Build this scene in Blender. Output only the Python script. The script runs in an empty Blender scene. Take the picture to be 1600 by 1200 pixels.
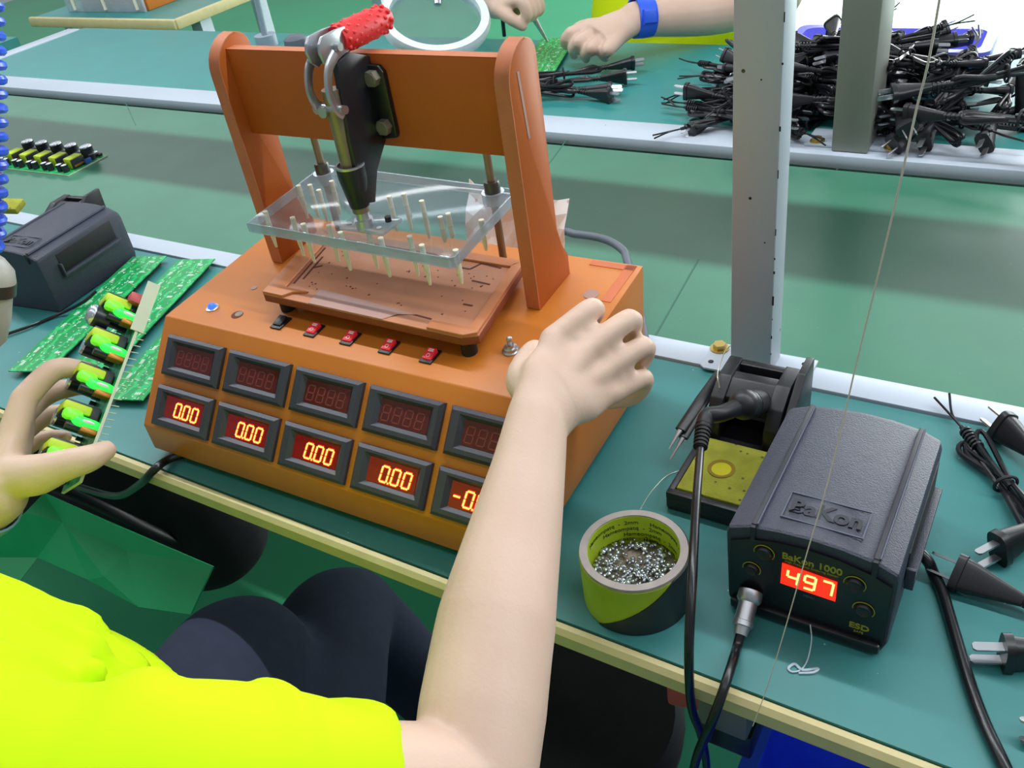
import bpy, bmesh, math, random
from mathutils import Vector, Matrix, Euler, Quaternion
random.seed(7)
V = Vector
PI = math.pi
sc = bpy.context.scene
col = sc.collection

# ------------------------------------------------------------------ camera
cd = bpy.data.cameras.new('camera')
cd.sensor_width = 36.0
cd.lens = 31.587
cd.clip_start = 0.01
cd.clip_end = 60
cam = bpy.data.objects.new('camera', cd)
col.objects.link(cam)
cam.matrix_world = Matrix((((0.852211, -0.207063, 0.480479, 0.0000), (0.505378, 0.563422, -0.653566, 0.0000), (-0.135383, 0.799800, 0.584800, 0.6200), (0, 0, 0, 1))))
sc.camera = cam

# ------------------------------------------------------------------ view, world
sc.view_settings.view_transform = 'Standard'
sc.view_settings.look = 'None'
sc.view_settings.gamma = 1.0
sc.view_settings.use_curve_mapping = False
sc.view_settings.exposure = 0.5
w = bpy.data.worlds.new('world')
sc.world = w
w.use_nodes = True
w.node_tree.nodes['Background'].inputs[0].default_value = (0.86, 0.95, 1.0, 1)
w.node_tree.nodes['Background'].inputs[1].default_value = 0.20

# ------------------------------------------------------------------ lamps of the hall
def area(name, loc, sx, sy, power, rot=(0, 0, 0), color=(1, 1, 1)):
    l = bpy.data.lights.new(name, 'AREA')
    l.shape = 'RECTANGLE'
    l.size = sx
    l.size_y = sy
    l.energy = power
    l.color = color
    o = bpy.data.objects.new(name, l)
    col.objects.link(o)
    o.location = loc
    o.rotation_euler = rot
    return o
# long fluorescent rows under the roof, running along the conveyor
area('ceiling_light', (-0.6, 1.15, 1.75), 7.0, 0.03, 60, color=(0.93, 0.98, 1.0))
area('ceiling_light', (-0.6, 0.05, 1.95), 6.0, 0.3, 10, color=(0.95, 0.98, 1.0))
area('ceiling_light', (-3.0, 3.9, 1.95), 13.0, 0.4, 72, color=(0.95, 0.98, 1.0))

# ------------------------------------------------------------------ materials
def lin(c):
    r = []
    for v in c:
        v = v / 255.0
        r.append(v / 12.92 if v <= 0.04045 else ((v + 0.055) / 1.055) ** 2.4)
    return (r[0], r[1], r[2], 1.0)

class NT:
    def __init__(s, name):
        s.m = bpy.data.materials.new(name)
        s.m.use_nodes = True
        s.n = s.m.node_tree.nodes
        s.l = s.m.node_tree.links
        s.b = s.n['Principled BSDF']
    def node(s, t, **k):
        n = s.n.new(t)
        for a, v in k.items():
            if a in n.inputs:
                n.inputs[a].default_value = v
            else:
                setattr(n, a, v)
        return n
    def link(s, a, b):
        s.l.new(a, b)
    def coord(s, scale=(1, 1, 1), rot=(0, 0, 0)):
        tc = s.n.new('ShaderNodeTexCoord')
        mp = s.n.new('ShaderNodeMapping')
        mp.inputs['Scale'].default_value = scale
        mp.inputs['Rotation'].default_value = rot
        s.link(tc.outputs['Object'], mp.inputs['Vector'])
        return mp.outputs[0]

def mat(name, c, rough=0.5, metal=0.0, var=0.06, scale=30.0, bump=0.0, spec=0.5, c2=None, thr=None, emit=None, estr=1.0, coat=0.0):
    """principled with a faint noise mottle; c2/thr adds specks of a second colour"""
    t = NT(name)
    b = t.b
    b.inputs['Roughness'].default_value = rough
    b.inputs['Metallic'].default_value = metal
    b.inputs['Specular IOR Level'].default_value = spec
    if coat:
        b.inputs['Coat Weight'].default_value = coat
    co = t.coord()
    nz = t.node('ShaderNodeTexNoise', Scale=scale, Detail=4.0)
    t.link(co, nz.inputs['Vector'])
    rp = t.node('ShaderNodeValToRGB')
    L = lin(c)
    rp.color_ramp.elements[0].position = 0.3
    rp.color_ramp.elements[1].position = 0.7
    rp.color_ramp.elements[0].color = tuple(max(0, v * (1 - var)) for v in L[:3]) + (1,)
    rp.color_ramp.elements[1].color = tuple(min(1, v * (1 + var)) for v in L[:3]) + (1,)
    t.link(nz.outputs['Fac'], rp.inputs['Fac'])
    out = rp.outputs['Color']
    if c2 is not None:
        vo = t.node('ShaderNodeTexVoronoi', Scale=thr[0])
        t.link(co, vo.inputs['Vector'])
        lt = t.node('ShaderNodeMath', operation='LESS_THAN')
        lt.inputs[1].default_value = thr[1]
        t.link(vo.outputs['Distance'], lt.inputs[0])
        # only a share of the cells carries a speck
        sx = t.node('ShaderNodeSeparateColor')
        t.link(vo.outputs['Color'], sx.inputs[0])
        gt = t.node('ShaderNodeMath', operation='GREATER_THAN')
        gt.inputs[1].default_value = thr[2] if len(thr) > 2 else 0.0
        t.link(sx.outputs[0], gt.inputs[0])
        mu = t.node('ShaderNodeMath', operation='MULTIPLY')
        t.link(lt.outputs[0], mu.inputs[0])
        t.link(gt.outputs[0], mu.inputs[1])
        mx = t.node('ShaderNodeMix', data_type='RGBA')
        mx.inputs['B'].default_value = lin(c2)
        for i in mx.inputs:
            if i.name == 'B' and i.type == 'RGBA':
                i.default_value = lin(c2)
        A = [i for i in mx.inputs if i.name == 'A' and i.type == 'RGBA'][0]
        t.link(mu.outputs[0], mx.inputs[0])
        t.link(out, A)
        out = [o for o in mx.outputs if o.type == 'RGBA'][0]
    t.link(out, b.inputs['Base Color'])
    if bump:
        bp = t.node('ShaderNodeBump', Strength=bump, Distance=0.002)
        n2 = t.node('ShaderNodeTexNoise', Scale=scale * 6, Detail=3.0)
        t.link(co, n2.inputs['Vector'])
        t.link(n2.outputs['Fac'], bp.inputs['Height'])
        t.link(bp.outputs[0], b.inputs['Normal'])
    if emit is not None:
        b.inputs['Emission Color'].default_value = lin(emit)
        b.inputs['Emission Strength'].default_value = estr
    return t.m

def clear_mat(name, tint, milky, rough=0.08):
    """clear plastic: mostly see-through, a little milky, glossy skin"""
    t = NT(name)
    t.b.inputs['Base Color'].default_value = lin((225, 235, 245))
    t.b.inputs['Roughness'].default_value = 0.6
    tr = t.node('ShaderNodeBsdfTransparent')
    tr.inputs[0].default_value = lin(tint)
    co = t.coord()
    nz = t.node('ShaderNodeTexNoise', Scale=25.0, Detail=3.0)
    t.link(co, nz.inputs['Vector'])
    mr = t.node('ShaderNodeMapRange')
    mr.inputs['To Min'].default_value = milky * 0.8
    mr.inputs['To Max'].default_value = milky * 1.2
    t.link(nz.outputs['Fac'], mr.inputs['Value'])
    mx = t.node('ShaderNodeMixShader')
    t.link(mr.outputs[0], mx.inputs[0])
    t.link(tr.outputs[0], mx.inputs[1])
    t.link(t.b.outputs[0], mx.inputs[2])
    gl = t.node('ShaderNodeBsdfAnisotropic')
    gl.inputs['Roughness'].default_value = rough
    lw = t.node('ShaderNodeLayerWeight', Blend=0.12)
    mu = t.node('ShaderNodeMath', operation='MULTIPLY_ADD')
    mu.inputs[1].default_value = 0.55
    mu.inputs[2].default_value = 0.03
    t.link(lw.outputs['Facing'], mu.inputs[0])
    m2 = t.node('ShaderNodeMixShader')
    t.link(mu.outputs[0], m2.inputs[0])
    t.link(mx.outputs[0], m2.inputs[1])
    t.link(gl.outputs[0], m2.inputs[2])
    t.link(m2.outputs[0], t.n['Material Output'].inputs[0])
    return t.m

def pcb_mat(name, base=(22, 150, 80), su=180.0, sv=110.0):
    """green solder mask with silkscreen dashes, pads and lighter tracks"""
    t = NT(name)
    t.b.inputs['Roughness'].default_value = 0.3
    co = t.coord((1, 1, 1))
    v1 = t.node('ShaderNodeTexVoronoi', Scale=1.0, distance='CHEBYCHEV')
    m1 = t.node('ShaderNodeMapping')
    m1.inputs['Scale'].default_value = (su * 0.9, sv * 2.2, 1)
    t.link(co, m1.inputs[0])
    t.link(m1.outputs[0], v1.inputs['Vector'])
    lt = t.node('ShaderNodeMath', operation='LESS_THAN')
    lt.inputs[1].default_value = 0.15
    t.link(v1.outputs['Distance'], lt.inputs[0])
    nz = t.node('ShaderNodeTexNoise', Scale=160.0, Detail=2.0)
    t.link(co, nz.inputs['Vector'])
    gt = t.node('ShaderNodeMath', operation='GREATER_THAN')
    gt.inputs[1].default_value = 0.56
    t.link(nz.outputs['Fac'], gt.inputs[0])
    mu = t.node('ShaderNodeMath', operation='MULTIPLY')
    t.link(lt.outputs[0], mu.inputs[0])
    t.link(gt.outputs[0], mu.inputs[1])
    wv = t.node('ShaderNodeTexWave', Scale=18.0, Distortion=6.0, Detail=2.0, bands_direction='Y')
    wv.inputs['Detail Scale'].default_value = 3.0
    t.link(co, wv.inputs['Vector'])
    rp = t.node('ShaderNodeValToRGB')
    e = rp.color_ramp.elements
    e[0].position = 0.55
    e[0].color = lin(base)
    e[1].position = 0.9
    e[1].color = lin(tuple(min(255, int(v * 1.12 + 22)) for v in base))
    t.link(wv.outputs['Fac'], rp.inputs['Fac'])
    mx = t.node('ShaderNodeMix', data_type='RGBA')
    A = [i for i in mx.inputs if i.name == 'A' and i.type == 'RGBA'][0]
    B = [i for i in mx.inputs if i.name == 'B' and i.type == 'RGBA'][0]
    B.default_value = lin((215, 235, 225))
    t.link(mu.outputs[0], mx.inputs[0])
    t.link(rp.outputs['Color'], A)
    t.link([o for o in mx.outputs if o.type == 'RGBA'][0], t.b.inputs['Base Color'])
    return t.m

M = {}
M['mat'] = mat('teal_antistatic_mat', (58, 130, 130), 0.42, var=0.05, scale=14, c2=(150, 195, 190), thr=(55, 0.045, 0.55))
M['farmat'] = mat('far_teal_mat', (52, 138, 136), 0.38, var=0.05, scale=10, c2=(150, 200, 195), thr=(40, 0.04, 0.7))
M['belt'] = mat('green_conveyor_belt', (64, 122, 98), 0.34, var=0.07, scale=9, c2=(80, 150, 120), thr=(60, 0.05, 0.5))
M['belt2'] = mat('dark_belt_seam', (50, 104, 84), 0.5)
M['floor'] = mat('green_epoxy_floor', (68, 162, 118), 0.3, var=0.05, scale=3)
M['white'] = mat('white_painted_steel', (186, 196, 210), 0.45, var=0.03, scale=8, c2=(120, 118, 112), thr=(24, 0.035, 0.6))
M['post'] = mat('grey_white_painted_post', (186, 192, 202), 0.45, var=0.03, scale=6, c2=(70, 68, 66), thr=(26, 0.05, 0.62))
M['farpost'] = mat('dull_grey_painted_post', (140, 142, 132), 0.5, var=0.03, scale=6, c2=(50, 48, 46), thr=(22, 0.05, 0.7))
M['cream'] = mat('cream_edge_banding', (205, 192, 140), 0.5, var=0.05, scale=40)
M['dkwood'] = mat('board_underside', (70, 62, 50), 0.8)
M['bakelite'] = mat('orange_bakelite', (204, 118, 38), 0.38, var=0.05, scale=18, bump=0.05)
M['bakelite2'] = mat('orange_brown_bakelite', (184, 94, 34), 0.5, spec=0.3, var=0.05, scale=18, bump=0.05)
M['bakedge'] = mat('sawn_bakelite_edge', (194, 112, 72), 0.55, var=0.06, scale=60)
M['jig'] = mat('milled_jig_board', (196, 130, 96), 0.5, var=0.07, scale=30)
M['jigrim'] = mat('jig_rim', (200, 124, 78), 0.48, var=0.06, scale=30)
M['jigedge'] = mat('dark_sawn_jig_edge', (138, 66, 38), 0.6)
M['jigdark'] = mat('milled_groove', (96, 44, 30), 0.7)
M['jigpale'] = mat('pale_worn_jig_patch', (178, 138, 128), 0.55)
M['bezel'] = mat('dark_grey_meter_plastic', (58, 58, 70), 0.42, var=0.08, scale=60, bump=0.05)
M['dispoff'] = mat('unlit_red_filter', (88, 26, 28), 0.25, var=0.1, scale=90)
M['segoff'] = mat('unlit_segment', (128, 52, 50), 0.5)
M['dispon'] = mat('lit_red_filter', (96, 12, 14), 0.3, emit=(200, 16, 14), estr=0.12)
M['segglow'] = mat('red_led_halo', (160, 20, 16), 0.4, emit=(250, 30, 20), estr=0.85)
M['segon'] = mat('lit_led_segment', (255, 200, 90), 0.4, emit=(255, 205, 90), estr=1.3)
M['black'] = mat('black_plastic', (30, 31, 36), 0.4, var=0.1, scale=50)
M['blackmat'] = mat('black_rubber', (24, 24, 27), 0.6, var=0.1, scale=50)
M['cord'] = mat('black_pvc_cord', (22, 23, 28), 0.28, var=0.1, scale=50)
M['stationtop'] = mat('textured_black_station_case', (58, 61, 76), 0.46, var=0.1, scale=120, bump=0.35)
M['stationface'] = mat('glossy_black_face_panel', (20, 20, 24), 0.3)
M['stationlet'] = mat('yellow_print', (150, 150, 40), 0.5)
M['greylet'] = mat('embossed_grey_lettering', (34, 36, 48), 0.5)
M['greyrim'] = mat('worn_grey_emboss', (84, 88, 108), 0.5)
M['tempon'] = mat('lit_red_temperature_window', (200, 20, 8), 0.35, emit=(255, 40, 14), estr=1.0)
M['tempseg'] = mat('lit_temperature_segment', (255, 190, 80), 0.4, emit=(255, 205, 110), estr=1.5)
M['steel'] = mat('zinc_plated_steel', (190, 192, 198), 0.3, 0.85, var=0.06, scale=50)
M['rod'] = mat('bronze_tinged_rod', (142, 126, 104), 0.4, 0.55, var=0.12, scale=35)
M['darksteel'] = mat('dark_oiled_steel', (96, 94, 88), 0.35, 0.8, var=0.15, scale=40)
M['boltm'] = mat('plated_bolt', (175, 172, 155), 0.35, 0.7)
M['brass'] = mat('yellow_zinc_bolt', (190, 165, 95), 0.35, 0.75)
M['clampblack'] = mat('black_clamp_base', (26, 29, 34), 0.35, var=0.15, scale=50)
M['red'] = mat('red_vinyl_grip', (222, 34, 40), 0.4, var=0.05)
M['redsw'] = mat('red_rocker', (205, 36, 52), 0.35, emit=(255, 40, 60), estr=0.12)
M['wprint'] = mat('white_print', (232, 228, 228), 0.5)
M['acryl'] = clear_mat('clear_acrylic', (238, 245, 249), 0.07)
M['acrylhaze'] = clear_mat('milky_acrylic', (230, 238, 242), 0.34)
M['nylon'] = mat('cream_nylon_pin', (232, 228, 204), 0.5)
M['blueled'] = mat('blue_indicator', (50, 90, 225), 0.2, emit=(60, 110, 255), estr=0.8)
M['paper'] = mat('white_paper', (250, 249, 247), 0.8, var=0.04, scale=20, c2=(225, 190, 190), thr=(60, 0.12, 0.6))
M['tape'] = mat('pinkish_masking_tape', (214, 118, 78), 0.7)
M['greycable'] = mat('grey_cable', (98, 104, 116), 0.5)
M['skin'] = None
M['lime'] = mat('yellow_green_tape_label', (176, 200, 26), 0.45, var=0.06, scale=20)
M['limedk'] = mat('yellow_green_outer_wrap', (160, 182, 30), 0.5, var=0.1, scale=14)
M['ink'] = mat('black_print', (40, 44, 20), 0.6)
M['card'] = mat('grey_cardboard', (170, 160, 156), 0.85, var=0.08, scale=80)
M['darkwrap'] = mat('black_tape_wrap', (30, 38, 42), 0.5, var=0.1)
M['dross'] = mat('silver_solder_dross', (190, 195, 208), 0.22, 0.9, var=0.2, scale=160)
M['flux'] = mat('brown_flux_dust', (150, 138, 122), 0.8, var=0.15, scale=80)
M['sponge'] = mat('yellow_sponge', (158, 160, 52), 0.9, var=0.14, scale=60, bump=0.5, c2=(90, 92, 40), thr=(140, 0.22, 0.75))
M['spongehole'] = mat('sponge_recess', (196, 190, 36), 0.9)
M['spongeedge'] = mat('scorched_sponge', (138, 116, 36), 0.9)
M['solder'] = mat('solder_wire', (196, 190, 176), 0.35, 0.6)
M['clearwire'] = mat('clear_nylon_tie', (176, 196, 206), 0.3)
M['pcb'] = pcb_mat('green_circuit_board')
M['track'] = mat('bright_green_track', (60, 190, 80), 0.35)
M['pcbedge'] = mat('pale_board_edge', (168, 178, 120), 0.5)
M['pcbpale'] = mat('pale_fibreglass_strip', (196, 204, 176), 0.5)
M['coretape'] = mat('yellow_transformer_tape', (196, 220, 40), 0.45)
M['ferrite'] = mat('black_ferrite', (42, 44, 50), 0.4)
M['copper'] = mat('copper_winding', (176, 120, 40), 0.35, 0.4)
M['captop'] = mat('capacitor_aluminium_top', (200, 205, 215), 0.25, 0.8)
M['capblack'] = mat('capacitor_sleeve', (34, 38, 48), 0.3)
M['greenled'] = mat('lit_green_led', (60, 230, 80), 0.3, emit=(40, 255, 80), estr=0.7)
M['limeled'] = mat('lime_glow_part', (120, 230, 50), 0.35, emit=(110, 235, 45), estr=0.3)
M['redcomp'] = mat('red_component', (190, 70, 72), 0.4)
M['bluecomp'] = mat('blue_component', (50, 90, 170), 0.4)
M['bluehose'] = mat('blue_polyurethane_hose', (52, 96, 235), 0.25, var=0.05)
M['driver'] = mat('worn_driver_body', (176, 176, 168), 0.4, var=0.12, scale=40)
M['blueplastic'] = mat('blue_crate_plastic', (48, 88, 250), 0.35, var=0.05)
M['lilac'] = mat('pale_blue_crate_plastic', (120, 120, 235), 0.35, var=0.04)
M['band'] = mat('blue_wristband', (52, 100, 235), 0.4)
M['strap'] = mat('pale_blue_wrist_strap', (120, 170, 205), 0.7)
M['shirt'] = mat('fluorescent_yellow_shirt', (200, 236, 10), 0.85, var=0.03, scale=12, spec=0.2)
M['shirtfar'] = mat('lime_yellow_shirt', (196, 216, 12), 0.85, var=0.04, scale=12, spec=0.2)
M['trouser'] = mat('navy_black_trousers', (52, 56, 76), 0.9, var=0.08, scale=60, spec=0.2)
M['hair'] = mat('black_hair', (22, 20, 20), 0.5)
M['bag'] = mat('green_plastic_bag', (40, 190, 120), 0.4, var=0.08, scale=8)
M['blackcloth'] = mat('black_cloth', (28, 28, 34), 0.9, var=0.15, scale=40)
M['magrim'] = mat('white_magnifier_rim', (222, 232, 238), 0.4)
M['lens'] = clear_mat('magnifier_lens', (206, 232, 226), 0.10, 0.05)
M['arm'] = mat('grey_magnifier_arm', (150, 162, 176), 0.4)
M['greybox'] = mat('grey_connector_block', (110, 112, 116), 0.6)
M['daylight'] = mat('daylight_outside', (255, 255, 255), 0.9, emit=(250, 253, 255), estr=7.0)
M['wallm'] = mat('white_wall', (215, 225, 220), 0.8)

def skin_mat():
    t = NT('skin')
    co = t.coord()
    nz = t.node('ShaderNodeTexNoise', Scale=14.0, Detail=3.0)
    t.link(co, nz.inputs['Vector'])
    rp = t.node('ShaderNodeValToRGB')
    e = rp.color_ramp.elements
    e[0].position = 0.3
    e[0].color = lin((214, 180, 160))
    e[1].position = 0.7
    e[1].color = lin((220, 189, 170))
    t.link(nz.outputs['Fac'], rp.inputs['Fac'])
    t.link(rp.outputs[0], t.b.inputs['Base Color'])
    t.b.inputs['Roughness'].default_value = 0.5
    t.b.inputs['Subsurface Weight'].default_value = 0.12
    t.b.inputs['Subsurface Radius'].default_value = (0.01, 0.004, 0.002)
    n2 = t.node('ShaderNodeTexNoise', Scale=350.0, Detail=2.0)
    t.link(co, n2.inputs['Vector'])
    bp = t.node('ShaderNodeBump', Strength=0.12, Distance=0.001)
    t.link(n2.outputs['Fac'], bp.inputs['Height'])
    t.link(bp.outputs[0], t.b.inputs['Normal'])
    return t.m
M['skin'] = skin_mat()

# ------------------------------------------------------------------ mesh building
def frame(d, up=None):
    d = V(d).normalized()
    up = V(up) if up is not None else (V((0, 0, 1)) if abs(d.z) < 0.9 else V((1, 0, 0)))
    x = up.cross(d)
    if x.length < 1e-6:
        x = V((1, 0, 0)).cross(d)
    x.normalize()
    y = d.cross(x)
    return x, y, d

def smooth_path(pts, k=6, closed=False):
    pts = [V(p) for p in pts]
    if len(pts) < 3 or k <= 1:
        return pts
    out = []
    n = len(pts)
    rng = range(n) if closed else range(n - 1)
    for i in rng:
        p0 = pts[(i - 1) % n] if closed or i > 0 else pts[i] * 2 - pts[i + 1]
        p1 = pts[i]
        p2 = pts[(i + 1) % n]
        p3 = pts[(i + 2) % n] if closed or i + 2 < n else pts[i + 1] * 2 - pts[i]
        for j in range(k):
            t = j / k
            out.append(0.5 * ((2 * p1) + (p2 - p0) * t + (2 * p0 - 5 * p1 + 4 * p2 - p3) * t * t + (3 * p1 - p0 - 3 * p2 + p3) * t ** 3))
    if not closed:
        out.append(pts[-1])
    return out

class MB:
    def __init__(s):
        s.bm = bmesh.new()
    def _xf(s, vs, T):
        if T is not None:
            for v in vs:
                v.co = T @ v.co
    def box(s, c, size, rot=None, bev=0.0, T=None, seg=2):
        g = bmesh.ops.create_cube(s.bm, size=1.0)
        vs = g['verts']
        R = Matrix.Identity(3)
        if rot is not None:
            R = Euler(rot).to_matrix() if not isinstance(rot, Matrix) else rot.to_3x3()
        for v in vs:
            v.co = R @ V((v.co.x * size[0], v.co.y * size[1], v.co.z * size[2])) + V(c)
        s._xf(vs, T)
        if bev:
            es = list({e for v in vs for e in v.link_edges})
            bmesh.ops.bevel(s.bm, geom=es, offset=bev, segments=seg, affect='EDGES', profile=0.5)
        return s
    def poly(s, bottom, top, bev=0.0, T=None):
        """prism between two matching rings of 3-D points"""
        a = [s.bm.verts.new(V(p)) for p in bottom]
        b = [s.bm.verts.new(V(p)) for p in top]
        n = len(a)
        fs = [s.bm.faces.new(list(reversed(a))), s.bm.faces.new(b)]
        for i in range(n):
            fs.append(s.bm.faces.new((a[i], a[(i + 1) % n], b[(i + 1) % n], b[i])))
        s._xf(a + b, T)
        bmesh.ops.recalc_face_normals(s.bm, faces=fs)
        if bev:
            es = list({e for f in fs for e in f.edges})
            bmesh.ops.bevel(s.bm, geom=es, offset=bev, segments=2, affect='EDGES', profile=0.5)
        return s
    def prism(s, pts, z0, z1, bev=0.0, T=None):
        return s.poly([(p[0], p[1], z0) for p in pts], [(p[0], p[1], z1) for p in pts], bev, T)
    def ring(s, P, x, y, r, n, ex=1.0):
        vs = []
        for i in range(n):
            a = 2 * PI * i / n
            c_, s_ = math.cos(a), math.sin(a)
            vs.append(s.bm.verts.new(P + x * (r[0] * math.copysign(abs(c_) ** ex, c_)) + y * (r[1] * math.copysign(abs(s_) ** ex, s_))))
        return vs
    def skinrings(s, rings, caps=True, close=False):
        fs = []
        m = len(rings)
        for k in range(m if close else m - 1):
            a, b = rings[k], rings[(k + 1) % m]
            n = len(a)
            for i in range(n):
                fs.append(s.bm.faces.new((a[i], a[(i + 1) % n], b[(i + 1) % n], b[i])))
        if caps and not close:
            fs.append(s.bm.faces.new(list(reversed(rings[0]))))
            fs.append(s.bm.faces.new(rings[-1]))
        bmesh.ops.recalc_face_normals(s.bm, faces=fs)
        return s
    def cyl(s, p0, p1, r0, r1=None, n=20, T=None):
        r1 = r0 if r1 is None else r1
        p0, p1 = V(p0), V(p1)
        x, y, d = frame(p1 - p0)
        A = s.ring(p0, x, y, (r0, r0), n)
        B = s.ring(p1, x, y, (r1, r1), n)
        s._xf(A + B, T)
        return s.skinrings([A, B])
    def tube(s, pts, r, n=8, k=6, closed=False, T=None, up=None, ratio=1.0):
        P = smooth_path(pts, k, closed)
        m = len(P)
        if not isinstance(r, (list, tuple)):
            R = [r] * m
        else:
            R = []
            for i in range(m):
                t = i / max(1, m - 1) * (len(r) - 1)
                j = min(int(t), len(r) - 2)
                R.append(r[j] + (r[j + 1] - r[j]) * (t - j))
        rings = []
        x = None
        for i in range(m):
            if closed:
                d = P[(i + 1) % m] - P[i - 1]
            else:
                d = P[min(i + 1, m - 1)] - P[max(i - 1, 0)]
            if d.length < 1e-9:
                d = V((0, 0, 1))
            d.normalize()
            if up is not None:
                xx, yy, _ = frame(d, up)
            elif x is None:
                xx, yy, _ = frame(d)
            else:
                xx = x - d * x.dot(d)
                if xx.length < 1e-6:
                    xx, yy, _ = frame(d)
                xx.normalize()
                yy = d.cross(xx)
            x = xx
            rings.append(s.ring(P[i], xx, yy, (R[i], R[i] * ratio), n))
        if T is not None:
            s._xf([v for rg in rings for v in rg], T)
        return s.skinrings(rings, close=closed)
    def limb(s, pts, r, n=14, k=5, up=None, ratio=1.0):
        """a tapering limb with rounded ends"""
        P = [V(p) for p in pts]
        s.tube(P, r, n, k, up=up, ratio=ratio)
        r0 = r[0] if isinstance(r, (list, tuple)) else r
        r1 = r[-1] if isinstance(r, (list, tuple)) else r
        s.ball(P[0], r0 * 0.985)
        s.ball(P[-1], r1 * 0.985)
        return s
    def loft(s, rings, n=24, ex=1.0, caps=True):
        """rings: (centre, x axis, y axis, rx, ry)"""
        rr = [s.ring(V(c), V(x).normalized(), V(y).normalized(), (a, b), n, ex) for c, x, y, a, b in rings]
        return s.skinrings(rr, caps)
    def lathe(s, prof, n=32, T=None, c=(0, 0, 0), close=False):
        rings = [s.ring(V(c) + V((0, 0, z)), V((1, 0, 0)), V((0, 1, 0)), (max(r, 1e-5), max(r, 1e-5)), n) for r, z in prof]
        if T is not None:
            s._xf([v for rg in rings for v in rg], T)
        return s.skinrings(rings, close=close)
    def ball(s, c, r, seg=14, T=None):
        r = (r, r, r) if not isinstance(r, (tuple, list)) else r
        g = bmesh.ops.create_uvsphere(s.bm, u_segments=seg, v_segments=max(6, seg // 2 + 2), radius=1.0)
        for v in g['verts']:
            v.co = V((v.co.x * r[0], v.co.y * r[1], v.co.z * r[2])) + V(c)
        s._xf(g['verts'], T)
        return s
    def build(s, name, m, parent=None, smooth=True, ang=0.7):
        me = bpy.data.meshes.new(name)
        s.bm.normal_update()
        s.bm.to_mesh(me)
        s.bm.free()
        if smooth:
            for p in me.polygons:
                p.use_smooth = True
            me.set_sharp_from_angle(angle=ang)
        o = bpy.data.objects.new(name, me)
        if m is not None:
            me.materials.append(m if not isinstance(m, str) else M[m])
        col.objects.link(o)
        if parent is not None:
            o.parent = parent
        return o

def thing(name, label, cat, loc=(0, 0, 0), rz=0.0, group=None, rot=None):
    o = bpy.data.objects.new(name, None)
    o.empty_display_size = 0.02
    col.objects.link(o)
    o.location = loc
    o.rotation_euler = rot if rot is not None else (0, 0, rz)
    o['label'] = label
    o['category'] = cat
    if group:
        o['group'] = group
    return o

def tag(o, label, cat, group=None, kind=None):
    o['label'] = label
    o['category'] = cat
    if group:
        o['group'] = group
    if kind:
        o['kind'] = kind
    return o

def lab(o, label):
    o['label'] = label
    return o

def copy_tree(o, parent=None):
    c = o.copy()
    col.objects.link(c)
    if parent is not None:
        c.parent = parent
    for ch in list(o.children):
        copy_tree(ch, c)
    return c

def fuse(o, voxel=0.003, it=6, fac=0.5):
    """one continuous skin over overlapping limbs"""
    r = o.modifiers.new('fuse', 'REMESH')
    r.mode = 'VOXEL'
    r.voxel_size = voxel
    r.use_smooth_shade = True
    sm = o.modifiers.new('relax', 'SMOOTH')
    sm.iterations = it
    sm.factor = fac
    return o

def merge(o, src):
    """take src's faces into o's mesh under their own material (printed marks, chips, slots)"""
    k = len(o.data.materials)
    o.data.materials.append(src.data.materials[0])
    for p in src.data.polygons:
        p.material_index = k
    bm = bmesh.new()
    bm.from_mesh(o.data)
    bm.from_mesh(src.data)
    bm.to_mesh(o.data)
    bm.free()
    me = src.data
    bpy.data.objects.remove(src)
    bpy.data.meshes.remove(me)
    return o

def text(name, body, size, m, parent, T, depth=0.0003, sx=1.0, align='CENTER', bold=0.0):
    cu = bpy.data.curves.new(name, 'FONT')
    cu.body = body
    cu.size = size
    cu.extrude = depth
    cu.offset = bold
    cu.align_x = align
    cu.align_y = 'CENTER'
    t = bpy.data.objects.new(name, cu)
    col.objects.link(t)
    dg = bpy.context.evaluated_depsgraph_get()
    me = bpy.data.meshes.new_from_object(t.evaluated_get(dg))
    bpy.data.objects.remove(t)
    me.transform(T @ Matrix.Diagonal((sx, 1, 1, 1)))
    me.materials.clear()
    me.materials.append(M[m])
    o = bpy.data.objects.new(name, me)
    col.objects.link(o)
    o.parent = parent
    return o

def basis(o, x, y, z):
    x, y, z, o = V(x), V(y), V(z), V(o)
    return Matrix(((x.x, y.x, z.x, o.x), (x.y, y.y, z.y, o.y), (x.z, y.z, z.z, o.z), (0, 0, 0, 1)))

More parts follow.
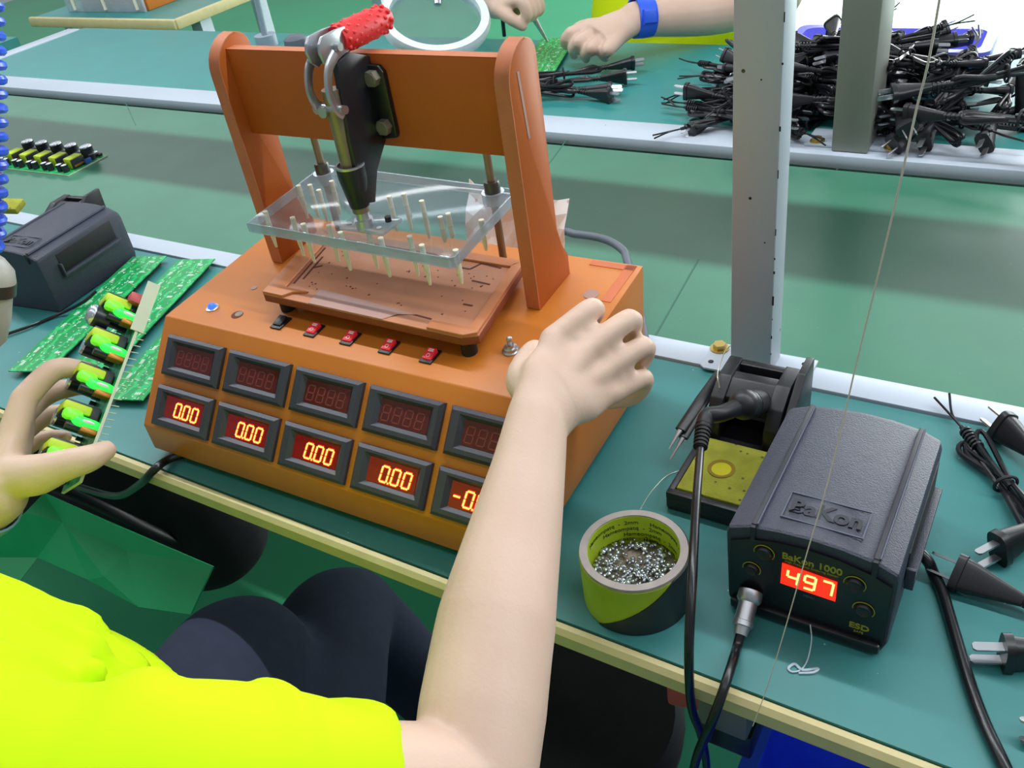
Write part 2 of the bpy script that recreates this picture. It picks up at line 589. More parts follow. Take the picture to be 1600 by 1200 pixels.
SEG = {'0': 'abcdef', '8': 'abcdefg', '-': 'g', '4': 'bcfg', '9': 'abcdfg', '7': 'abc', '1': 'bc'}
def seg_digits(mb, s_, x0, y0, wd, ht, pitch, th, z0, z1, T, slant=0.12, dot=None):
    def bar(xa, ya, xb, yb):
        dx, dy = xb - xa, yb - ya
        L = math.hypot(dx, dy)
        ux, uy = dx / L, dy / L
        nx, ny = -uy * th / 2, ux * th / 2
        g = 0.12 * L if L > th * 2 else 0
        a = (xa + ux * g * 0.5, ya + uy * g * 0.5)
        b = (xb - ux * g * 0.5, yb - uy * g * 0.5)
        pts = [(a[0] + nx, a[1] + ny), (a[0] - nx, a[1] - ny), (b[0] - nx, b[1] - ny), (b[0] + nx, b[1] + ny)]
        pts = [(x + y * slant, y) for x, y in pts]
        pts = [(x0 + x, y0 + y) for x, y in pts]
        mb.prism(pts, z0, z1, T=T)
    for i, ch in enumerate(s_):
        X = i * pitch
        if ch == ' ':
            continue
        h = ht / 2
        E = {'a': (0, ht, wd, ht), 'b': (wd, h, wd, ht), 'c': (wd, 0, wd, h), 'd': (0, 0, wd, 0), 'e': (0, 0, 0, h), 'f': (0, h, 0, ht), 'g': (0, h, wd, h)}
        for q in SEG[ch]:
            e = E[q]
            bar(X + e[0], e[1], X + e[2], e[3])
    if dot is not None:
        bar(dot * pitch + wd + (pitch - wd) * 0.5 - th * 0.5, 0, dot * pitch + wd + (pitch - wd) * 0.5 + th * 0.5, 0.0)

# ================================================================== the setting
def struct(name, mb, m):
    o = mb.build(name, m, None, smooth=False)
    o['kind'] = 'structure'
    return o
struct('floor', MB().box((-1.5, 2.0, -0.775), (14, 12, 0.05)), 'floor')
# end wall of the hall with a wide open loading doorway on the right
struct('wall_back', MB().box((-5.45, 7.05, 0.9), (6.1, 0.1, 3.3)).box((5.0, 7.05, 0.9), (3.0, 0.1, 3.3)).box((0.55, 7.05, 2.2), (5.9, 0.1, 0.7)), 'wallm')
struct('door_1', MB().box((0.55, 7.12, 0.55), (5.9, 0.02, 2.6)), 'daylight')

# ------------------------------------------------------------------ conveyor and benches
t = thing('conveyor', 'long green conveyor belt running between the two teal benches', 'conveyor', (-1.2, 1.115, -0.75))
MB().box((0, 0, 0.728), (5.6, 0.535, 0.02)).build('belt', 'belt', t, smooth=False)
for a, b in (((-0.4181, 1.0540, -0.0120), (-0.3985, 0.8525, -0.0120)), ((-0.8221, 1.4406, -0.0120), (-0.7868, 1.2593, -0.0120)), ((-2.0893, 1.4037, -0.0120), (-1.9028, 1.2813, -0.0120))):
    a, b = V(a) - V((-1.2, 1.115, -0.75)), V(b) - V((-1.2, 1.115, -0.75))
    n = (b - a).normalized().cross(V((0, 0, 1))) * 0.0012
    MB().poly([a - n, b - n, b + n, a + n], [p + V((0, 0, 0.0004)) for p in (a - n, b - n, b + n, a + n)]).build('belt_seam', 'belt2', t, smooth=False)
MB().box((0, 0, 0.66), (5.4, 0.44, 0.08)).build('bed', 'farpost', t, smooth=False)
for x in (-2.4, -0.8, 0.8, 2.4):
    for y in (-0.2, 0.2):
        MB().box((x, y, 0.31), (0.04, 0.04, 0.62)).build('leg', 'farpost', t, smooth=False)

t = thing('workbench', 'near workbench with teal mat, cream front edge and white rear rail', 'workbench', (-0.9, 0.6, -0.75))
MB().box((0, 0.005, 0.735), (3.8, 0.385, 0.03)).build('bench_top', 'mat', t, smooth=False)
MB().prism([(-0.0, -0.018), (0.004, -0.022), (0.010, -0.022), (0.0125, -0.016), (0.0125, -0.004), (0.009, 0.0005), (0.004, 0.0005), (0, -0.004)], 0, 3.8,
           T=Matrix(((0, 0, 1, -1.9), (1, 0, 0, -0.2), (0, 1, 0, 0.75), (0, 0, 0, 1)))).build('edge_band', 'cream', t)
MB().box((0, 0.219, 0.7415), (3.8, 0.038, 0.023), bev=0.0015).build('rear_rail', 'white', t)
MB().box((0, 0.19, 0.69), (3.8, 0.02, 0.06)).build('support_rail', 'farpost', t, smooth=False)
for x in (-1.5, 1.5):
    MB().box((x, 0.2, 0.36), (0.04, 0.04, 0.72)).build('leg', 'farpost', t, smooth=False)

t = thing('workbench', 'far workbench beyond the conveyor, teal mat with white front rail', 'workbench', (-0.75, 1.66, -0.75))
MB().box((0, 0.05, 0.735), (4.4, 0.46, 0.03)).build('bench_top', 'farmat', t, smooth=False)
MB().box((0, -0.215, 0.741), (4.4, 0.078, 0.022), bev=0.0015).build('front_rail', 'white', t)
MB().box((-2.23, 0.0, 0.741), (0.06, 0.52, 0.024), bev=0.0015).build('end_rail', 'white', t)
MB().box((0, -0.2, 0.68), (4.3, 0.02, 0.05)).build('support_rail', 'farpost', t, smooth=False)
for x in (-2.1, 0.4, 1.9):
    for y in (-0.2, 0.23):
        MB().box((x, y, 0.36), (0.04, 0.04, 0.72)).build('leg', 'farpost', t, smooth=False)

def bolt(p, parent, r=0.0075, m='brass', d=(0, 0, 1), h=0.006, name='bolt'):
    mb = MB()
    p = V(p)
    d = V(d).normalized()
    mb.cyl(p, p + d * 0.0015, r * 1.5, n=16)
    mb.cyl(p + d * 0.0012, p + d * (0.0012 + h), r, n=6)
    return mb.build(name, m, parent, ang=0.4)

# near post: square tube on a bolted base plate
t = thing('post', 'nearer grey-white steel post bolted to the rear rail of the near bench', 'post', (-0.2605, 0.8225, 0.003))
pcol = MB().box((0, 0, 0.39), (0.046, 0.037, 0.78), bev=0.002).build('column', 'post', t)
ch = MB()
rc = random.Random(4)
for z, h in ((0.03, 0.004), (0.052, 0.008), (0.075, 0.003), (0.098, 0.014), (0.132, 0.006), (0.148, 0.004), (0.178, 0.016), (0.24, 0.010), (0.285, 0.006), (0.345, 0.004), (0.385, 0.012), (0.47, 0.004)):
    ch.box((0.0228, -0.0186, z), (0.0006 + 0.0014 * rc.random(), 0.0006, h * rc.uniform(0.4, 0.9)), bev=0.00015)
for x, z, r in ((-0.004, 0.212, 0.0016), (0.012, 0.165, 0.0008), (-0.010, 0.42, 0.0012), (0.004, 0.33, 0.0008)):
    ch.cyl((x, -0.0184, z), (x, -0.0188, z), r, n=8)
merge(pcol, ch.build('chipped_paint', 'blackmat', t, smooth=False))
MB().prism([(-0.056, -0.026), (-0.05, -0.031), (0.064, -0.026), (0.064, 0.024), (-0.052, 0.022), (-0.056, 0.018)], 0, 0.003, bev=0.0008).build('base_plate', 'white', t)
bolt((-0.046, 0.010, 0.003), t)
bolt((0.052, -0.018, 0.003), t)
for px, py in ((-0.046, -0.018), (0.052, 0.012)):
    MB().cyl((px, py, 0.003), (px, py, 0.0034), 0.0032, n=14).build('screw_hole', 'blackmat', t)
t = thing('post', 'farther grey steel post bolted to the front rail of the far bench', 'post', (-0.308, 1.468, 0.003))
MB().box((0, 0, 0.39), (0.056, 0.095, 0.78), bev=0.002).build('column', 'farpost', t)
MB().box((0.0, 0.0, 0.0015), (0.15, 0.07, 0.003)).build('base_plate', 'white', t)
bolt((-0.058, -0.02, 0.003), t, 0.008)
bolt((0.06, -0.026, 0.003), t, 0.008)
# tray shelf carried by the posts above the conveyor
t = thing('shelf', 'plain board shelf held above the conveyor by the posts', 'shelf', (-0.9, 1.15, 0.785))
MB().box((0, 0, 0.009), (5.0, 0.115, 0.018)).build('board', 'dkwood', t, smooth=False)
for x in (0.64,):
    MB().box((x, -0.13, -0.012), (0.04, 0.46, 0.02)).build('bracket', 'post', t, smooth=False)

# ================================================================== the test fixture
FX = thing('test_fixture', 'orange test fixture with ten red panel meters and a toggle clamp press', 'test fixture', (-0.835, 0.428, 0), math.radians(1.0))
def yz(pts, x0, x1):
    """prism from a side profile"""
    mb = MB()
    return mb.poly([(x0, p[0], p[1]) for p in pts], [(x1, p[0], p[1]) for p in pts], bev=0.0012)
PA = V((0, 0, 0.045))
PB = V((0, 0.08, 0.142))
ps = (PB - PA).normalized()
pn = V((1, 0, 0)).cross(ps)
PT = basis(PA, (1, 0, 0), ps, pn)          # panel frame: x along, y up the slope, z out
mb = MB()
mb.poly([(0, 0, 0.010), (0, 0, 0.045), (0, 0.08, 0.142), (0, 0.305, 0.158), (0, 0.305, 0.010)],
        [(0.49, 0, 0.010), (0.49, 0, 0.045), (0.49, 0.08, 0.142), (0.486, 0.305, 0.158), (0.480, 0.305, 0.010)], bev=0.0014)
mb.build('housing', 'bakelite', FX)
dk0 = V((0, 0.08, 0.142))
sd = (V((0, 0.305, 0.158)) - dk0).normalized()
DT = basis(dk0, (1, 0, 0), sd, V((1, 0, 0)).cross(sd))   # deck frame
def dz(y):
    return 0.142 + (y - 0.08) * 0.016 / 0.225
for x, y in ((0.03, 0.03), (0.46, 0.03), (0.03, 0.28), (0.455, 0.28)):
    MB().cyl((x, y, 0), (x, y, 0.011), 0.012, n=16).build('rubber_foot', 'blackmat', FX)
# strips of masking tape on the right rear corner of the deck
MB().box((0.4745, 0.19, 0.0003), (0.011, 0.066, 0.0006), T=DT).build('tape_strip', 'tape', FX)
MB().box((0.455, 0.218, 0.0003), (0.05, 0.009, 0.0006), T=DT).build('tape_strip', 'tape', FX)
# side screws and worn patches
for x, y, r in ((0.07, 0.075, 0.004), (0.455, 0.165, 0.008)):
    MB().cyl((x, y, 0), (x, y, 0.0005), r, n=18, T=DT).build('screw_plug', 'jigpale', FX)

# --- panel meters
def meter(x0, v0, lit, s_):
    mb = MB()
    W_, H_ = 0.0868, 0.0453
    O = [(0, 0), (W_, 0), (W_, H_), (0, H_)]
    I = [(0.0168, 0.0118), (0.0738, 0.0118), (0.0738, 0.0357), (0.0168, 0.0357)]
    R1 = [(0.0035, 0.0035), (W_ - 0.0035, 0.0035), (W_ - 0.0035, H_ - 0.0035), (0.0035, H_ - 0.0035)]
    R2 = [(0.0115, 0.0078), (W_ - 0.0085, 0.0078), (W_ - 0.0085, H_ - 0.0062), (0.0115, H_ - 0.0062)]
    lv = [(O, 0.0), (O, 0.004), (R1, 0.0075), (R2, 0.0075), (I, 0.0035)]
    rings = [[mb.bm.verts.new(PT @ V((x0 + p[0], v0 + p[1], z))) for p in L] for L, z in lv]
    mb.skinrings(rings)
    bz = mb.build('panel_meter', 'bezel', FX, smooth=False)
    MB().box((x0 + 0.0453, v0 + 0.02375, 0.0037), (0.057, 0.0239, 0.0006), T=PT).build('display_window', 'dispon' if lit else 'dispoff', bz, smooth=False)
    if lit:
        g = MB()
        seg_digits(g, s_, x0 + 0.0195, v0 + 0.0150, 0.0082, 0.0150, 0.0130, 0.0034, 0.0041, 0.0044, PT, dot=1)
        g.build('digit_halo', 'segglow', bz, smooth=False)
        g = MB()
        seg_digits(g, s_, x0 + 0.0195, v0 + 0.0150, 0.0082, 0.0150, 0.0130, 0.0016, 0.0044, 0.0048, PT, dot=1)
        lab(g.build('digits', 'segon', bz, smooth=False), 'lit red and yellow digits reading ' + s_.strip()[:1] + ('.' if s_[0] == ' ' else '0.') + '00')
    else:
        g = MB()
        seg_digits(g, '8888', x0 + 0.0195, v0 + 0.0150, 0.0082, 0.0150, 0.0130, 0.0013, 0.0040, 0.0042, PT)
        g.build('digits', 'segoff', bz, smooth=False)
for i in range(5):
    x0 = 0.0168 + 0.0953 * i
    meter(x0, 0.0050, True, ' 000' if i < 4 else '-000')
    meter(x0, 0.0620, False, '')

# --- rocker switches, indicator, hole, toggle
def rocker(x, y, m, name_):
    T = DT @ Matrix.Translation((x, y - 0.08, 0))
    b = MB().box((0, 0, 0.001), (0.0142, 0.0210, 0.002), bev=0.0006, T=T).build('rocker_switch', 'black', FX)
    mb = MB()
    mb.poly([(-0.0052, -0.0068, 0.001), (0.0052, -0.0068, 0.001), (0.0052, 0.0068, 0.001), (-0.0052, 0.0068, 0.001)],
            [(-0.0052, -0.0066, 0.0036), (0.0052, -0.0066, 0.0036), (0.0052, 0.0066, 0.0066), (-0.0052, 0.0066, 0.0066)], bev=0.0004, T=T)
    k = mb.build('rocker', m, b)
    if m == 'redsw':
        mb = MB()
        mb.box((0, 0.0028, 0.00578), (0.0060, 0.0014, 0.0004), rot=(0.22, 0, 0), T=T)
        mb.box((0, 0.0046, 0.00618), (0.0060, 0.0009, 0.0004), rot=(0.22, 0, 0), T=T)
        ri = [(1.9 * 0.001 * math.cos(a * PI / 8), 1.9 * 0.001 * math.sin(a * PI / 8)) for a in range(16)]
        mb.tube([(p[0], -0.0026 + p[1], 0.0046 + p[1] * 0.22) for p in ri], 0.00035, n=5, k=1, closed=True, T=T)
        mb.build('switch_marks', 'wprint', b)
rocker(0.1527, 0.1082, 'black', 0)
for x in (0.1997, 0.2484, 0.2977, 0.3476):
    rocker(x, 0.1080, 'redsw', 1)
T = DT @ Matrix.Translation((0.0486, 0.0285, 0))
b = MB().lathe([(0.0075, 0), (0.0075, 0.001), (0.0055, 0.0016), (0.0001, 0.0016)], T=T, n=20).build('indicator_lamp', 'steel', FX)
MB().ball((0, 0, 0.0012), (0.0052, 0.0052, 0.0055), T=T).build('lens', 'blueled', b)
T = DT @ Matrix.Translation((0.0887, 0.0266, 0))
b = MB().cyl((0, 0, 0), (0, 0, 0.0004), 0.0068, n=22, T=T).build('empty_hole', 'jigdark', FX)  # flat disc on the deck; the recess shade is put into its dark colour
MB().cyl((0.0012, 0.0016, 0.0003), (0.0012, 0.0016, 0.0006), 0.0046, n=18, T=T).build('hole_bottom', 'flux', b)
T = DT @ Matrix.Translation((0.4205, 0.0595, 0))
b = MB().lathe([(0.0085, 0), (0.0085, 0.0016), (0.0066, 0.0022), (0.0066, 0.0050), (0.0042, 0.0056), (0.0040, 0.0085), (0.0001, 0.0085)], T=T, n=22).build('toggle_switch', 'steel', FX)
MB().limb([T @ V((0, 0, 0.007)), T @ V((0.003, -0.004, 0.014)), T @ V((0.006, -0.007, 0.021))], [0.0019, 0.0024, 0.0030], n=10).build('toggle_lever', 'steel', b)

# --- press frame: two side boards and a cross board
def side_board(x0, x1, foot):
    pr = [(0.206, dz(0.206) - 0.004), (0.206, 0.372)]
    for k in range(1, 8):
        a = PI - k * PI / 14
        pr.append((0.206 + 0.034 + 0.034 * math.cos(a) * 1.0, 0.372 + 0.034 * math.sin(a)))
    for k in range(0, 5):
        a = PI / 2 - k * PI / 8
        pr.append((0.240 + 0.018 * math.cos(a), 0.388 + 0.018 * math.sin(a)))
    pr += [(0.258, 0.215), (0.264, 0.195), (0.274, 0.178), (0.274, dz(0.274) - 0.004)]
    return yz(pr, x0, x1)
def front_edge(x0, x1, parent):
    mb = MB()
    pts = [(0.2054, 0.152), (0.2054, 0.372)]
    for k in range(1, 8):
        a = PI - k * PI / 14
        pts.append((0.240 + 0.0346 * math.cos(a), 0.372 + 0.0346 * math.sin(a)))
    ri = []
    for y, z in pts:
        dy, dz_ = y - 0.240, (z - 0.372 if z > 0.372 else 0)
        L = math.hypot(dy, dz_)
        ny, nz = dy / L, dz_ / L
        ri.append([mb.bm.verts.new(p) for p in ((x0, y, z), (x1, y, z), (x1, y - ny * 0.0012, z - nz * 0.0012), (x0, y - ny * 0.0012, z - nz * 0.0012))])
    mb.skinrings(ri)
    mb.build('sawn_edge', 'bakedge', parent)
a_ = side_board(0.055, 0.070, 0).build('side_board', 'bakelite2', FX)
b_ = side_board(0.402, 0.417, 0).build('side_board', 'bakelite2', FX)
front_edge(0.055, 0.070, a_)
front_edge(0.402, 0.417, b_)
MB().box((0.4172, 0.2245, 0.352), (0.0006, 0.0035, 0.062), rot=(0.08, 0, 0)).build('scuff_strip', 'jigpale', b_)
MB().box((0.236, 0.2285, 0.349), (0.332, 0.013, 0.090), bev=0.001).build('cross_board', 'bakelite2', FX)
MB().box((0.236, 0.2285, 0.39425), (0.332, 0.0128, 0.0005)).build('sawn_edge', 'bakedge', FX)
for x in (0.100, 0.3315):
    MB().box((x, 0.262, 0.352), (0.024, 0.054, 0.02)).build('rod_bracket', 'bakelite2', FX)
    MB().cyl((x, 0.281, dz(0.281) - 0.004), (x, 0.281, 0.362), 0.0042, n=16).build('guide_rod', 'rod', FX)

# --- lower jig board
JZ = 0.1755
JB = [(0.130, 0.1165), (0.386, 0.1120), (0.4005, 0.1200), (0.3775, 0.2470), (0.372, 0.2530), (0.094, 0.2560)]
def inset(k, P=JB):
    cx = sum(p[0] for p in P) / len(P)
    cy = sum(p[1] for p in P) / len(P)
    return [(cx + (p[0] - cx) * (1 - k / abs(0.13)), cy + (p[1] - cy) * (1 - k / abs(0.066))) for p in P]
jb = MB().prism(JB, JZ - 0.0125, JZ - 0.0041, bev=0.0006).build('jig_board', 'jigedge', FX)
mface = MB().prism(JB, JZ - 0.0042, JZ - 0.003).build('milled_face', 'jig', jb, smooth=False)
def q(u, v):
    """point on the jig board: u along, v back"""
    L = V((0.130, 0.1165)).lerp(V((0.094, 0.2560)), v)
    Rr = V((0.4005, 0.1120)).lerp(V((0.3765, 0.2535)), v)
    return L.lerp(Rr, u)
def qpoly(pts):
    return [tuple(q(*p)) for p in pts]
# raised rim on three sides, cut back at the front in curved steps
rim = MB()
rim.prism(qpoly([(0, 0), (0.105, 0), (0.135, 0.07), (0.20, 0.115), (0.085, 0.115), (0.085, 0.93), (0, 1)]), JZ - 0.0032, JZ, bev=0.0006)
rim.prism(qpoly([(0.96, 0.93), (0.96, 0.10), (0.80, 0.09), (0.80, 0), (0.955, 0), (1, 0.06), (1, 1)]), JZ - 0.0032, JZ, bev=0.0006)
rim.prism(qpoly([(0.0, 1), (0.0855, 0.90), (0.9595, 0.90), (1, 1)]), JZ - 0.0032, JZ, bev=0.0006)
rim.build('jig_rim', 'jigrim', jb)
fl = MB()
fl.prism(qpoly([(0.24, 0.0), (0.60, 0.0), (0.645, 0.09), (0.72, 0.13), (0.30, 0.19), (0.24, 0.19)]), JZ - 0.0032, JZ - 0.0022)
fl.build('worn_patch', 'jigpale', jb, smooth=False)
sl = MB()
def slot(u0, v0, u1, v1, wd=0.0022):
    a, b = q(u0, v0), q(u1, v1)
    d = (b - a)
    L = d.length
    n = V((-d.y, d.x)) / L * wd / 2
    sl.prism([tuple(a + n), tuple(a - n), tuple(b - n), tuple(b + n)], JZ - 0.0034, JZ - 0.0026)
for e in [(0.10, 0.2, 0.10, 0.75), (0.125, 0.28, 0.125, 0.62), (0.125, 0.45, 0.16, 0.5), (0.14, 0.84, 0.24, 0.86), (0.24, 0.86, 0.27, 0.80), (0.27, 0.80, 0.36, 0.80), (0.36, 0.80, 0.39, 0.87),
          (0.39, 0.87, 0.48, 0.87), (0.48, 0.87, 0.51, 0.80), (0.51, 0.80, 0.58, 0.80), (0.58, 0.80, 0.61, 0.88), (0.61, 0.88, 0.70, 0.88), (0.70, 0.88, 0.73, 0.80), (0.73, 0.80, 0.80, 0.80),
          (0.80, 0.80, 0.83, 0.90), (0.83, 0.90, 0.92, 0.88), (0.84, 0.66, 0.92, 0.65), (0.87, 0.36, 0.91, 0.36), (0.12, 0.125, 0.20, 0.125), (0.10, 0.02, 0.135, 0.09), (0.135, 0.09, 0.19, 0.13),
          (0.60, 0.02, 0.645, 0.09), (0.645, 0.09, 0.70, 0.13), (0.70, 0.13, 0.79, 0.12)]:
    slot(*e)
for k in range(46):
    u = 0.13 + 0.8 * random.random()
    v = random.choice([0.2, 0.24, 0.3, 0.42, 0.55, 0.62, 0.70, 0.74]) + random.uniform(-0.02, 0.02)
    p = q(u, v)
    sl.cyl((p.x, p.y, JZ - 0.0033), (p.x, p.y, JZ - 0.0027), random.choice([0.0008, 0.0008, 0.0012]), n=8)
merge(mface, sl.build('milled_slots', 'jigdark', jb, smooth=False))
for u, v in ((0.06, 0.12), (0.94, 0.1), (0.94, 0.9), (0.06, 0.9)):
    p = q(u, v)
    MB().cyl((p.x, p.y, dz(p.y) - 0.001), (p.x, p.y, JZ - 0.012), 0.008, n=16).build('standoff', 'blackmat', jb)
MB().box((0.245, 0.186, 0.158), (0.20, 0.09, 0.014)).build('jig_riser', 'jigdark', jb, smooth=False)

# --- clear press plate with bushings and pins
PZ0, PZ1 = 0.2235, 0.2355
PP = [(0.0990, 0.1510), (0.3640, 0.1445), (0.3685, 0.1490), (0.3560, 0.2760)]
for k in range(6):
    a = -0.1 + k * (PI / 2 + 0.1) / 5
    PP.append((0.341 + 0.015 * math.cos(a), 0.279 + 0.015 * math.sin(a)))
PP += [(0.090, 0.302), (0.084, 0.296)]
pl = MB().prism(PP, PZ0, PZ1, bev=0.0008).build('press_plate', 'acryl', FX)
ew = MB()
n_ = len(PP)
cx_, cy_ = 0.228, 0.222
ro = [[ew.bm.verts.new((x, y, z)) for x, y in PP] for z in (PZ0 + 0.0008, PZ1 - 0.0008)]
ri_ = [[ew.bm.verts.new((x + (cx_ - x) * 0.012, y + (cy_ - y) * 0.02, z)) for x, y in PP] for z in (PZ0 + 0.0008, PZ1 - 0.0008)]
for k in range(n_):
    k2 = (k + 1) % n_
    for a, b in ((ro[0], ro[1]), (ro[1], ri_[1]), (ri_[1], ri_[0]), (ri_[0], ro[0])):
        ew.bm.faces.new((a[k], a[k2], b[k2], b[k]))
bmesh.ops.recalc_face_normals(ew.bm, faces=ew.bm.faces[:])
ew.build('piped_light_edge', 'acrylhaze', pl, smooth=False)  # whiter edge from light piping through the plate, put into a milky strip
for x in (0.100, 0.3315):
    MB().lathe([(0.0044, -0.004), (0.0085, -0.004), (0.0085, 0.010), (0.0075, 0.012), (0.0044, 0.012)], c=(x, 0.281, PZ1), n=22, close=True).build('bushing', 'darksteel', pl)
    MB().lathe([(0.0087, 0), (0.0122, 0), (0.0122, 0.0122), (0.0087, 0.0122)], c=(x, 0.281, PZ0 - 0.0001), n=22, close=True).build('bushing_boss', 'acrylhaze', pl)
PINLIST = [((0.1035, 0.1765), 0.0422), ((0.1465, 0.1727), 0.0448), ((0.1697, 0.1635), 0.0446), ((0.2005, 0.1683), 0.0414), ((0.2237, 0.1585), 0.0431), ((0.2496, 0.1709), 0.0439), ((0.2744, 0.1593), 0.0431), ((0.3016, 0.1705), 0.0441), ((0.3248, 0.1579), 0.0431), ((0.3636, 0.1581), 0.0354), ((0.0955, 0.2416), 0.0399), ((0.1084, 0.2463), 0.0394), ((0.1292, 0.2374), 0.0379), ((0.1285, 0.2611), 0.0411), ((0.2239, 0.2427), 0.0405), ((0.2368, 0.2521), 0.0416), ((0.2673, 0.2419), 0.0429), ((0.309, 0.2145), 0.0276), ((0.313, 0.2228), 0.0268), ((0.3551, 0.2189), 0.0326)]
def pin(p, L):
    x, y = p
    mb = MB()
    mb.cyl((x, y, PZ1 + 0.0012), (x, y, PZ0 - 0.010), 0.0028, n=12)
    mb.cyl((x, y, PZ0 - 0.010), (x, y, PZ1 - L), 0.0030, 0.0014, n=12)
    mb.build('press_pin', 'nylon', pl)
for p, L in PINLIST:
    pin(p, L)
# mounting block for the plunger on the plate
mb = MB().box((0.246, 0.181, PZ1 + 0.002), (0.056, 0.034, 0.0045), bev=0.001)
mb.build('mount_pad', 'acrylhaze', pl)
for dx, dy in ((-0.019, 0.006), (0.019, 0.006), (-0.019, -0.01), (0.019, -0.01)):
    MB().cyl((0.246 + dx, 0.181 + dy, PZ1 + 0.004), (0.246 + dx, 0.181 + dy, PZ1 + (0.0095 if dy > 0 else 0.0052)), 0.0034 if dy > 0 else 0.0028, n=12).build('cap_screw', 'black' if dy > 0 else 'steel', pl)

# --- push toggle clamp
cl = MB()
cl.prism([(-0.017, -0.038), (0.017, -0.034), (0.019, -0.030), (0.019, 0.030), (0.014, 0.036), (-0.017, 0.038)], 0, 0.006, bev=0.001,
         T=basis((0.256, 0.222, 0.349), (1, 0, 0), (0, 0, 1), (0, -1, 0)))
# black web standing out from the base to the guide tube
cl.prism([(0.222, 0.392), (0.196, 0.404), (0.176, 0.400), (0.172, 0.366), (0.168, 0.330), (0.166, 0.268), (0.182, 0.262), (0.196, 0.290), (0.222, 0.315)], 0.252, 0.2585, bev=0.0008,
         T=Matrix(((0, 0, 1, 0), (1, 0, 0, 0), (0, 1, 0, 0), (0, 0, 0, 1))))
clo = cl.build('clamp_base', 'clampblack', FX)
AX, AY = 0.2465, 0.172
MB().lathe([(0.0078, 0.290), (0.0108, 0.286), (0.0128, 0.300), (0.0128, 0.302), (0.0118, 0.304), (0.0078, 0.304)], c=(AX, AY, 0), n=24, close=True)
mb = MB().lathe([(0.0072, 0.262), (0.0098, 0.262), (0.0140, 0.292), (0.0142, 0.304), (0.0072, 0.304)], c=(AX, AY, 0), n=26, close=True)
mb.build('guide_collar', 'clampblack', clo)
MB().lathe([(0.0122, 0.3035), (0.0145, 0.3035), (0.0145, 0.3055), (0.0122, 0.3055)], c=(AX, AY, 0), n=26, close=True).build('collar_ring', 'steel', clo)
for x, z in ((0.2635, 0.3745), (0.2645, 0.3275)):
    mb = MB().cyl((x, 0.2162, z), (x, 0.2085, z), 0.0078, n=6)
    mb.cyl((x, 0.2085, z), (x, 0.2078, z), 0.0062, n=16)
    mb.build('hex_bolt', 'boltm', clo, ang=0.4)
pr_ = MB().cyl((AX, AY, 0.256), (AX, AY, 0.378), 0.0086, n=24).build('push_rod', 'rod', FX)
mb = MB().cyl((AX, AY, 0.238), (AX, AY, 0.248), 0.0092, n=20).cyl((AX, AY, 0.246), (AX, AY, 0.258), 0.0070, n=18)
mb.build('plunger_tip', 'steel', pr_)
MB().cyl((AX - 0.006, AY - 0.007, 0.360), (AX - 0.006, AY - 0.0125, 0.360), 0.0052, n=16).build('rivet', 'steel', pr_)
# lever plates and red grip reaching back over the cross board
XT = Matrix(((0, 0, 1, 0), (1, 0, 0, 0), (0, 1, 0, 0), (0, 0, 0, 1)))
lv = MB()
pts = [(0.160, 0.414), (0.162, 0.421), (0.168, 0.426), (0.186, 0.4265), (0.200, 0.4255), (0.200, 0.4045), (0.188, 0.403), (0.178, 0.401), (0.170, 0.398), (0.163, 0.404)]
lv.prism(pts, 0.2385, 0.2415, bev=0.0007, T=XT)
lv.prism(pts, 0.2535, 0.2565, bev=0.0007, T=XT)
lvo = lv.build('clamp_lever', 'steel', FX)
lk = MB()
for x0 in (0.2345, 0.2575):
    lk.tube([(x0, 0.178, 0.408), (x0, 0.164, 0.398), (x0, 0.158, 0.380), (x0, 0.163, 0.364), (x0, 0.170, 0.357)], [0.0060, 0.0056, 0.0050, 0.0054, 0.0062], n=10, up=(1, 0, 0), ratio=0.36)
lk.cyl((0.232, 0.170, 0.360), (0.261, 0.170, 0.360), 0.004, n=14)
lk.build('link_plates', 'steel', lvo)
for z, y in ((0.413, 0.182), (0.362, 0.166)):
    MB().cyl((0.233, y, z), (0.262, y, z), 0.0038, n=14).cyl((0.2300, y, z), (0.2335, y, z), 0.0062, n=14).build('pivot_pin', 'steel', lvo)
g = MB()
gp = [V((0.2475, 0.194 + 0.0105 * k, 0.4145 - 0.0002 * k)) for k in range(8)]
g.tube(gp, [0.0122, 0.0132, 0.0136, 0.0138, 0.0138, 0.0136, 0.0132, 0.0124, 0.0110], n=22, k=3)
g.ball(gp[-1], (0.0109, 0.006, 0.0109))
for k in range(9):
    y = 0.199 + 0.0080 * k
    for j in range(10):
        a = j * PI / 5 + (k % 2) * PI / 10
        g.ball((0.2475 + 0.0120 * math.cos(a), y, 0.4145 - 0.00015 * k + 0.0120 * math.sin(a)), (0.0024, 0.0030, 0.0024), seg=6)
lab(g.build('grip', 'red', lvo), 'knobbly red vinyl grip of the clamp lever')

